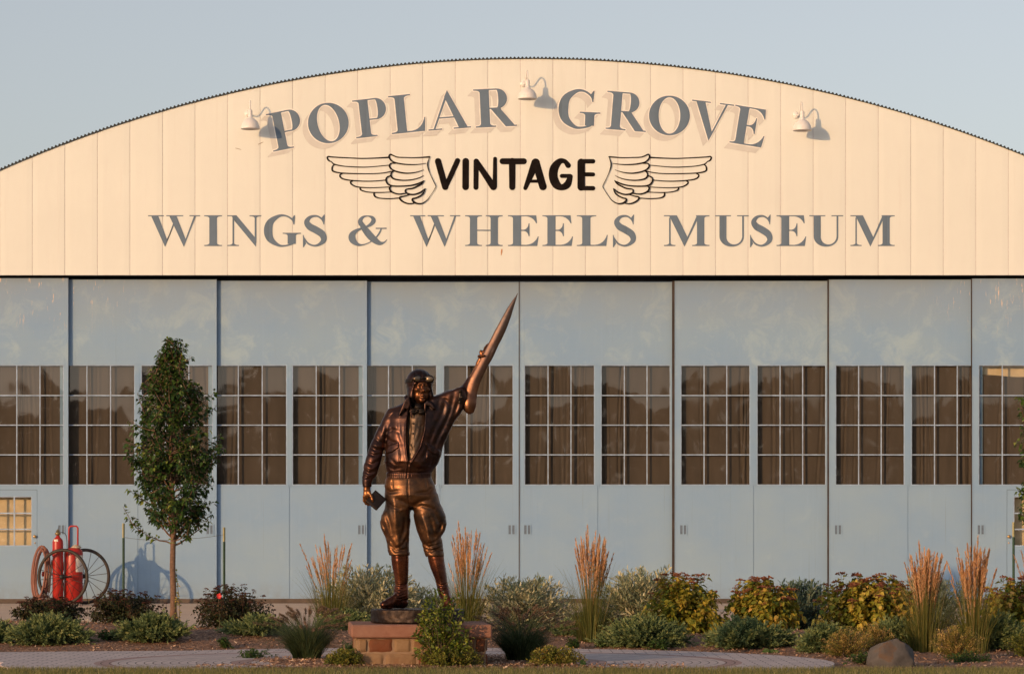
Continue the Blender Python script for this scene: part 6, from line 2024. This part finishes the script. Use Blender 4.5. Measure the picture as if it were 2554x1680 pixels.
pa = t_post(308, 1304, 43.4, 'green steel post with pale tip left of the young tree')
pb_ = t_post(559, 1314, 43.6, 'green steel post with pale tip right of the young tree')
pc_ = t_post(2528, 1301, 42.4, 'green steel post with pale tip near the right edge of the picture')
tx_, ty_ = PX(430, 43.5), 43.5
mb = MB()
def sagw(a, b, s=0.03, n=12):
    return [(a[0]+(b[0]-a[0])*t, a[1]+(b[1]-a[1])*t, a[2]+(b[2]-a[2])*t-s*4*t*(1-t)) for t in [i/n for i in range(n+1)]]
mb.tube(sagw(pa, (tx_-0.05, ty_, PZ(1346, 43.5)), 0.015), 0.0026, 4)
o = mb.build('guy_wire', M['wire'], None); tag(o, 'thin wire from the left green post to the young tree', 'wire', 'guy wires holding the young tree')
mb = MB(); mb.tube(sagw((tx_+0.05, ty_, PZ(1342, 43.5)), (pb_[0], pb_[1], PZ(1332, pb_[1])), 0.02), 0.0026, 4)
o = mb.build('guy_wire', M['wire'], None); tag(o, 'thin wire from the young tree to the right green post', 'wire', 'guy wires holding the young tree')

# tall weed stem beside the trunk
def sprig(name, label, cat, px, Y, top, mat, leaf, seed, nst=3, per=22, spread=0.04, wide=0.6, group=None):
    rs = np.random.RandomState(seed); x = PX(px, Y); z0 = gz(x, Y); H = PZ(top, Y)-z0
    e = empty(name, (x, Y, z0), label, cat, group); P = []; D = []; ch = []
    for i in range(nst):
        tip = np.array([x+rs.normal(0, spread), Y+rs.normal(0, spread), z0+H*(1 if i == 0 else rs.uniform(0.45, 0.95))]); root = np.array([x+rs.normal(0, 0.01), Y, z0-0.01])
        ts = np.linspace(0, 1, 6); pts = [root*(1-t)+tip*t+np.array([0.02*math.sin(t*5+i), 0, 0]) for t in ts]; ch.append((pts, [0.004]*5+[0.002]))
        t = rs.rand(per)*0.95+0.05; P.append(root*(1-t)[:, None]+tip*t[:, None]+np.stack([0.02*np.sin(t*5+i), 0*t, 0*t], 1)); D.append(unit(rs.normal(0, 1, (per, 3))+np.array([0, 0, 0.35])))
    P = np.concatenate(P); D = np.concatenate(D); n = len(P)
    V, F_ = leaves(P, D, leaf*rs.uniform(0.6, 1.1, n), leaf*wide*rs.uniform(0.7, 1.1, n), rs, 0.2)
    tri_mesh('foliage', [(V, F_)], mat, e, np.repeat(rs.rand(n), 7)); stems_mesh('stems', ch, TWIG, e, 4)
    return e
sprig('weed_stalk', 'tall thin weed stalk growing right of the tree trunk', 'weed', 443, 43.0, 1417, L_GOLD, 0.045, 201, 2, 34, 0.02)
def bigleaf(px, py, Y, label, seed, n=6, r=0.05):
    rs = np.random.RandomState(seed); x = PX(px, Y); z0 = gz(x, Y); e = empty('broadleaf_weed', (x, Y, z0), label, 'weed', 'big round-leaved weeds in the bed')
    H = PZ(py, Y)-z0; mb = MB(); sm_ = MB()
    for i in range(n):
        c = np.array([x+rs.uniform(-1, 1)*r*1.7, Y-0.05+rs.uniform(-1, 1)*r, z0+H*rs.uniform(0.25, 1.0)])
        nrm = unit(np.array([rs.normal(0, .4), -0.9, 0.5])); u = unit(np.cross(nrm, [0, 0, 1])); w = np.cross(nrm, u)
        q = r*rs.uniform(0.7, 1.2); m = 14
        vs = [c-nrm*0.006]+[c+(u*math.cos(a)+w*math.sin(a))*q*(1+0.07*math.sin(5*a)-0.25*math.exp(-((a-1.57)/0.3)**2))+nrm*0.008*math.sin(3*a) for a in [2*math.pi*k/m for k in range(m)]]
        mb.add(vs, [(0, 1+k, 1+(k+1) % m) for k in range(m)], t=rs.rand()); sm_.tube([(x, Y, z0), tuple(c+np.array([0, 0.01, -0.01]))], 0.003, 4)
    mb.build('foliage', L_WEED, e, True); sm_.build('stems', L_WEED, e)
bigleaf(437, 1562, 35.9, 'big round-leaved weed in front of the juniper under the tree', 211, 6, 0.055)
bigleaf(1922, 1624, 33.7, 'small round-leaved weed at the back edge of the patio', 212, 5, 0.035)
bigleaf(1462, 1650, 29.1, 'round-leaved weed beside the yellowish low bush', 213, 5, 0.03)
def tuft(px, py, Y, w, label, seed):
    return shrub('weed', label, 'weed', px, py, w, 0, Y, L_WEED, 0.030, 0.018, 40, 14, seed, 0.4, 0.2, 'low green weed patches in the mulch', low=True, hvar=0.2)
tuft(268, 1603, 34.9, 62, 'low weed patch in front of the left juniper', 221)
tuft(630, 1636, 31.6, 110, 'low weed patch at the foot of the left fountain grass', 222)
tuft(870, 1602, 33.6, 60, 'low weed patch left of the plinth base', 223)
tuft(1430, 1602, 34.6, 40, 'low weed patch behind the right end of the patio ring', 224)
tuft(1640, 1612, 34.2, 60, 'low weed patch behind the patio, in front of the wide juniper', 225)
tuft(1510, 1604, 34.8, 56, 'low weed patch under the middle reed grass', 226)
tuft(2150, 1642, 30.6, 90, 'low weed patch left of the boulder', 227)
tuft(2420, 1640, 31.0, 130, 'low weed patch right of the boulder', 228)
tuft(560, 1607, 34.4, 40, 'tiny weed patch in the mulch right of the tree', 229)

# boulder
def boulder(px, py, w, h, Y, label, seed, mat, name='boulder'):
    rs = np.random.RandomState(seed); sc = Y/F; x = PX(px, Y); z0 = gz(x, Y)
    A = w*sc/2; Bz = h*sc
    nu, nv = 56, 34; vs = []
    planes = [unit(np.array(v, float)) for v in ((-.75,-.5,.55),(.15,-.8,.62),(.85,-.35,.5),(-.3,.1,1),(.45,.1,.95),(-.95,.1,.2),(.98,-.1,.05),(0.35,-1,.0),(-.4,-1,-.05),(0,1,.3),(.6,.8,.3),(-.6,.8,.3))]
    hh = [0.74,0.66,0.78,0.62,0.70,0.93,0.90,0.78,0.82,.9,.9,.9]
    for j in range(nv+1):
        ph = math.pi*j/nv
        for i in range(nu):
            a = 2*math.pi*i/nu
            d = np.array([math.sin(ph)*math.cos(a), math.sin(ph)*math.sin(a), math.cos(ph)])
            r = min([1.0]+[q/max(d.dot(p), 1e-3) for p, q in zip(planes, hh) if d.dot(p) > 0.2])
            r *= 1+0.018*math.sin(7*a+3*ph)+0.014*math.sin(13*ph+5*a)+0.012*math.sin(23*a-11*ph)
            vs.append((x+d[0]*A*r, Y+d[1]*A*0.7*r, z0+Bz*0.36+d[2]*Bz*0.98*r))
    fs = [(j*nu+i, (j+1)*nu+i, (j+1)*nu+(i+1) % nu, j*nu+(i+1) % nu) for j in range(nv) for i in range(nu)]
    o = mesh_obj(name, vs, fs, mat, None, True); auto_smooth(o, 28)
    tag(o, label, 'rock'); return o
def rock_mat():
    s = NT('brown_grey_boulder'); n = s.noise(3.2, 6, 0.6, None, 0.6); n2 = s.noise(26, 5, 0.65)
    c = s.ramp(n, [(0.40, (0.085, 0.080, 0.078)), (0.52, (0.115, 0.105, 0.10)), (0.56, (0.13, 0.085, 0.06)), (0.70, (0.10, 0.09, 0.085))])
    c = s.mix(s.rng(n2, 0.45, 0.7, 0, 0.4), c, (0.09, 0.08, 0.08)); s.set(c, 0.85, 0, 0.25); s.bump(n2, 0.5, 0.01); return s.m
boulder(2223, 1602, 124, 66, 29.9, 'brown grey angular boulder on the mulch in the right foreground', 301, rock_mat())
boulder(216, 1553, 44, 30, 41.8, 'small pale rock between the two dark shrubs at the left', 302, plain('pale_rock', (0.42, 0.37, 0.33), 0.9, bump=0.4), 'rock')
# wooden stake by the plinth
x, Y = PX(858, 30.9), 30.9
mb = MB(); mb.box(x-0.011, x+0.011, Y-0.011, Y+0.011, 0.03, PZ(1606, Y), 0.002)
o = mb.build('wooden_stake', plain('raw_pine', (0.52, 0.36, 0.20), 0.8, vary=0.2, scale=40)); tag(o, 'short pale wooden stake left of the plinth behind the low bush', 'stake')
# red cloth scrap at the dark shrub
x, Y = PX(545, 39.0), 39.0
z = gz(x, Y)
rdm = plain('red_petal', (0.75, 0.04, 0.04), 0.6)
e = empty('red_flower', (x, Y, z), 'single bright red flower at the left side of the dark shrub by the second post', 'flower')
mb = MB()
for k in range(5):
    a = k*1.26; c = np.array([x, Y-0.02, PZ(1487, Y)])
    t_ = c+np.array([0.035*math.cos(a)+0.012, -0.015, 0.04*math.sin(a)+0.01]); s_ = np.array([-math.sin(a), 0.3, math.cos(a)])*0.016
    mb.add([c, c*.4+t_*.6+s_, t_, c*.4+t_*.6-s_], [(0, 1, 2, 3)])
mb.build('petals', rdm, e)
mb = MB(); mb.tube([(x+0.02, Y, z), (x, Y-0.02, PZ(1487, Y))], 0.004, 5); mb.build('stem', TWIG, e)
# ------------------------------------------------------------------ wheeled fire extinguisher
CY = 58.7
cart = empty('extinguisher_cart', (PX(165, CY), CY, 0), 'red wheeled fire extinguisher cart with two tall spoked wheels beside the left door', 'fire extinguisher cart')
def zp(x, y):     # enlarged photo crop (0..560, 1200..1680) to photo pixels
    return x*.3065, 1200+y*.3065
def cX(x, Y=CY): return PX(x*.3065, Y)
def cZ(y, Y=CY): return PZ(1200+y*.3065, Y)
M['tyre'] = plain('dark_rusty_wheel', (0.032, 0.022, 0.017), 0.6, 0.0, vary=0.5, scale=10)
M['spoke'] = plain('dark_steel_spoke', (0.05, 0.04, 0.038), 0.45, 0.5)
M['redp'] = plain('faded_red_enamel', (0.42, 0.022, 0.016), 0.35, vary=0.12, scale=6)
M['hose'] = plain('salmon_rubber_hose', (0.25, 0.105, 0.075), 0.7, vary=0.15, scale=12)
M['brass'] = plain('dull_brass', (0.34, 0.25, 0.13), 0.4, 0.8)
M['whitel'] = plain('white_label', (0.72, 0.68, 0.62), 0.5)
M['blackp'] = plain('black_fitting', (0.02, 0.02, 0.02), 0.5)
YAW = R(19)
axd = np.array([math.sin(YAW), math.cos(YAW), 0.0])       # axle direction, away from the camera to the right
hd = np.array([math.cos(YAW), -math.sin(YAW), 0.0])
RW = 0.525
hub0 = np.array([cX(512, CY-0.42), CY-0.42, RW])
hub0 = np.array([cX(512, CY-0.42), CY-0.42, RW+0.002])
hub1 = hub0+axd*0.90
def wheel(c, nsp=16):
    mb = MB(); n = 64; prof = []
    for k in range(10):
        a = 2*math.pi*k/10; prof.append((RW-0.031+0.031*math.cos(a), 0.028*math.sin(a)))
    vs = []
    for i in range(n):
        t = 2*math.pi*i/n; e = hd*math.cos(t)+np.array([0, 0, 1])*math.sin(t)
        for r, h in prof: vs.append(c+e*r+axd*h)
    fs = [(i*10+k, i*10+(k+1) % 10, ((i+1) % n)*10+(k+1) % 10, ((i+1) % n)*10+k) for i in range(n) for k in range(10)]
    mb.add(vs, fs); rim = mb.build('wheel', M['tyre'], cart, True)
    mb = MB()
    for i in range(nsp):
        t = 2*math.pi*(i+0.3)/nsp; e = hd*math.cos(t)+np.array([0, 0, 1])*math.sin(t)
        mb.tube([c+e*0.03+axd*(0.05 if i % 2 else -0.05), c+e*(RW-0.05)], 0.0055, 5)
    mb.build('spokes', M['spoke'], rim, True)
    mb = MB(); mb.tube([c-axd*0.09, c-axd*0.06, c+axd*0.06, c+axd*0.09], [0.028, 0.042, 0.042, 0.028], 14)
    mb.build('hub', M['blackp'], rim, True)
wheel(hub0); wheel(hub1)
mb = MB(); mb.tube([hub0, hub1], 0.018, 8); mb.build('axle', M['blackp'], cart, True)
# small nitrogen bottle, left; big agent tank, right
xb = cX(478); mb = MB()
rb = 44*.3065*CY/F
mb.lathe((xb, CY-0.12, 0), [(rb*.9, 0.08), (rb, 0.10), (rb, cZ(500)), (rb*.97, cZ(487)), (rb*.8, cZ(470)), (rb*.5, cZ(456)), (rb*.36, cZ(448)), (rb*.34, cZ(440))], 26)
bot = mb.build('gas_bottle', M['redp'], cart, True)
mb = MB(); mb.lathe((xb, CY-0.12, cZ(440)), [(rb*.3, 0), (rb*.3, .012), (rb*.5, .014), (rb*.55, .05), (rb*.35, .06), (rb*.3, .09), (rb*.15, .10), (rb*.15, .12)], 14); mb.build('valve', M['brass'], bot, True)
mb = MB()
vs = []
for j in range(2):
    for i in range(6):
        a = R(-125+i*9); vs.append((xb+(rb*0.985+.003)*math.cos(a), CY-0.12+(rb*0.985+.003)*math.sin(a), cZ(488+(-18 if j else 0))+0.0))
mb.add(vs, [(i, i+1, 6+i+1, 6+i) for i in range(5)]); mb.build('bottle_label', M['whitel'], bot)
xt = cX(594); rt = 77*.3065*CY/F
mb = MB(); mb.lathe((xt, CY+0.05, 0), [(rt*.9, 0.07), (rt, 0.10), (rt, cZ(585)), (rt*.97, cZ(570)), (rt*.88, cZ(556)), (rt*.7, cZ(545)), (rt*.45, cZ(538))], 32)
tank = mb.build('agent_tank', M['redp'], cart, True)
mb = MB(); mb.lathe((xt+rt*0.3, CY+0.05, cZ(540)), [(rt*.42, -0.01), (rt*.55, 0.004), (rt*.55, 0.02), (rt*.45, .025), (rt*.4, .045), (rt*.2, .052), (rt*.18, .065)], 18); mb.build('filler_cap', plain('dusty_cap', (0.45, 0.38, 0.30), 0.6), tank, True)
mb = MB(); vs = []
for j in range(9):
    z = cZ(735)+(cZ(600)-cZ(735))*j/8
    for i in range(12):
        a = R(-68+i*7.4); vs.append((xt+(rt+.003)*math.cos(a), CY+0.05+(rt+.003)*math.sin(a), z))
mb.add(vs, [(j*12+i, j*12+i+1, (j+1)*12+i+1, (j+1)*12+i) for j in range(8) for i in range(11)]); mb.build('tank_label', M['whitel'], tank, True)
mb = MB()
def rr_(x, y): return (cX(x), CY+0.02, cZ(y))
mb.tube([rr_(560, 640), rr_(560, 400), rr_(561, 378), rr_(572, 364), rr_(600, 362), rr_(622, 364), rr_(632, 378), rr_(632, 400), rr_(632, 560)], 0.0165, 10)
mb.build('handle', M['redp'], cart, True)
mb = MB()
mb.tube([rr_(490, 415), rr_(505, 412), rr_(525, 420), rr_(538, 440), rr_(543, 480), rr_(545, 550)], 0.006, 8); mb.build('gas_line', M['blackp'], cart, True)
mb = MB()   # lower frame
for xx in (440, 660): mb.tube([(cX(xx), CY-0.15, 0.07), (cX(xx), CY+0.2, 0.07)], 0.016, 8)
mb.tube([(cX(440), CY-0.15, 0.07), (cX(660), CY-0.15, 0.07)], 0.016, 8); mb.tube([(cX(440), CY+0.2, 0.07), (cX(660), CY+0.2, 0.07)], 0.016, 8)
mb.tube([(cX(340), CY, cZ(755)), (cX(470), CY, cZ(758))], 0.016, 8); mb.tube([(cX(355), CY, cZ(735)), (cX(355), CY-.02, cZ(770))], 0.03, 10)
mb.build('frame', M['redp'], cart, True)
# coiled hose hanging at the left
mb = MB(); rs = np.random.RandomState(4)
pts = []
loops = 5
N = 150
for i in range(N+1):
    t = i/N*loops*2*math.pi; k = i/N
    cx_ = 345+18*math.sin(k*7); wx = 52+10*math.sin(k*9+1); hy = 205+18*math.cos(k*8)
    xx = cx_+wx*math.sin(t)+0.14*(750-(750-hy*math.cos(t)))*0.35; yy = 748-hy*math.cos(t)
    pts.append((cX(xx), CY-0.22+0.10*math.sin(k*11)+0.05*math.cos(t), cZ(yy)))
mb.tube(pts, 0.0175, 8); mb.build('hose_coil', M['hose'], cart, True)
mb = MB(); mb.tube([(cX(430), CY-.1, cZ(640)), (cX(425), CY-.16, cZ(720)), (cX(412), CY-.2, cZ(790)), (cX(408), CY-.2, cZ(860)), (cX(412), CY-.2, cZ(905))], [0.014, 0.018, 0.034, 0.036, 0.012], 10)
mb.build('nozzle', plain('tan_nozzle', (0.30, 0.20, 0.13), 0.6), cart, True)
mb = MB(); mb.tube([(cX(405), CY-.2, cZ(905)), (cX(404), CY-.2, cZ(945))], [0.012, 0.016], 8); mb.build('nozzle_tip', M['whitel'], cart, True)

# ------------------------------------------------------------------ woods far behind the camera (they show in the window glass and the bronze)
rs = np.random.RandomState(77)
M['wood'] = leafmat('far_woodland_leaf', [(0, (0.03, 0.045, 0.02)), (1, (0.09, 0.10, 0.04))], 0.8, 0.1)
VF = []; n = 30000
xx = rs.uniform(-260, 260, n)
hh = 13.6+1.0*np.sin(xx*0.05)+0.9*np.sin(xx*0.27+1)+0.3*np.sin(xx*0.61+2)
hh = np.where(xx < -70, hh*0.75, hh)
P = np.stack([xx, -150+rs.uniform(-6, 6, n), rs.rand(n)**0.8*hh], 1)
D = unit(rs.normal(0, 1, (n, 3)))
V, F_ = leaves(P, D, np.full(n, 1.7), np.full(n, 1.5), rs, 0.1)
o = tri_mesh('distant_woods', [(V, F_)], M['wood'], None, np.repeat(rs.rand(n), 7))
tag(o, 'far tree line across the field opposite the hangar', 'woods', kind='stuff')
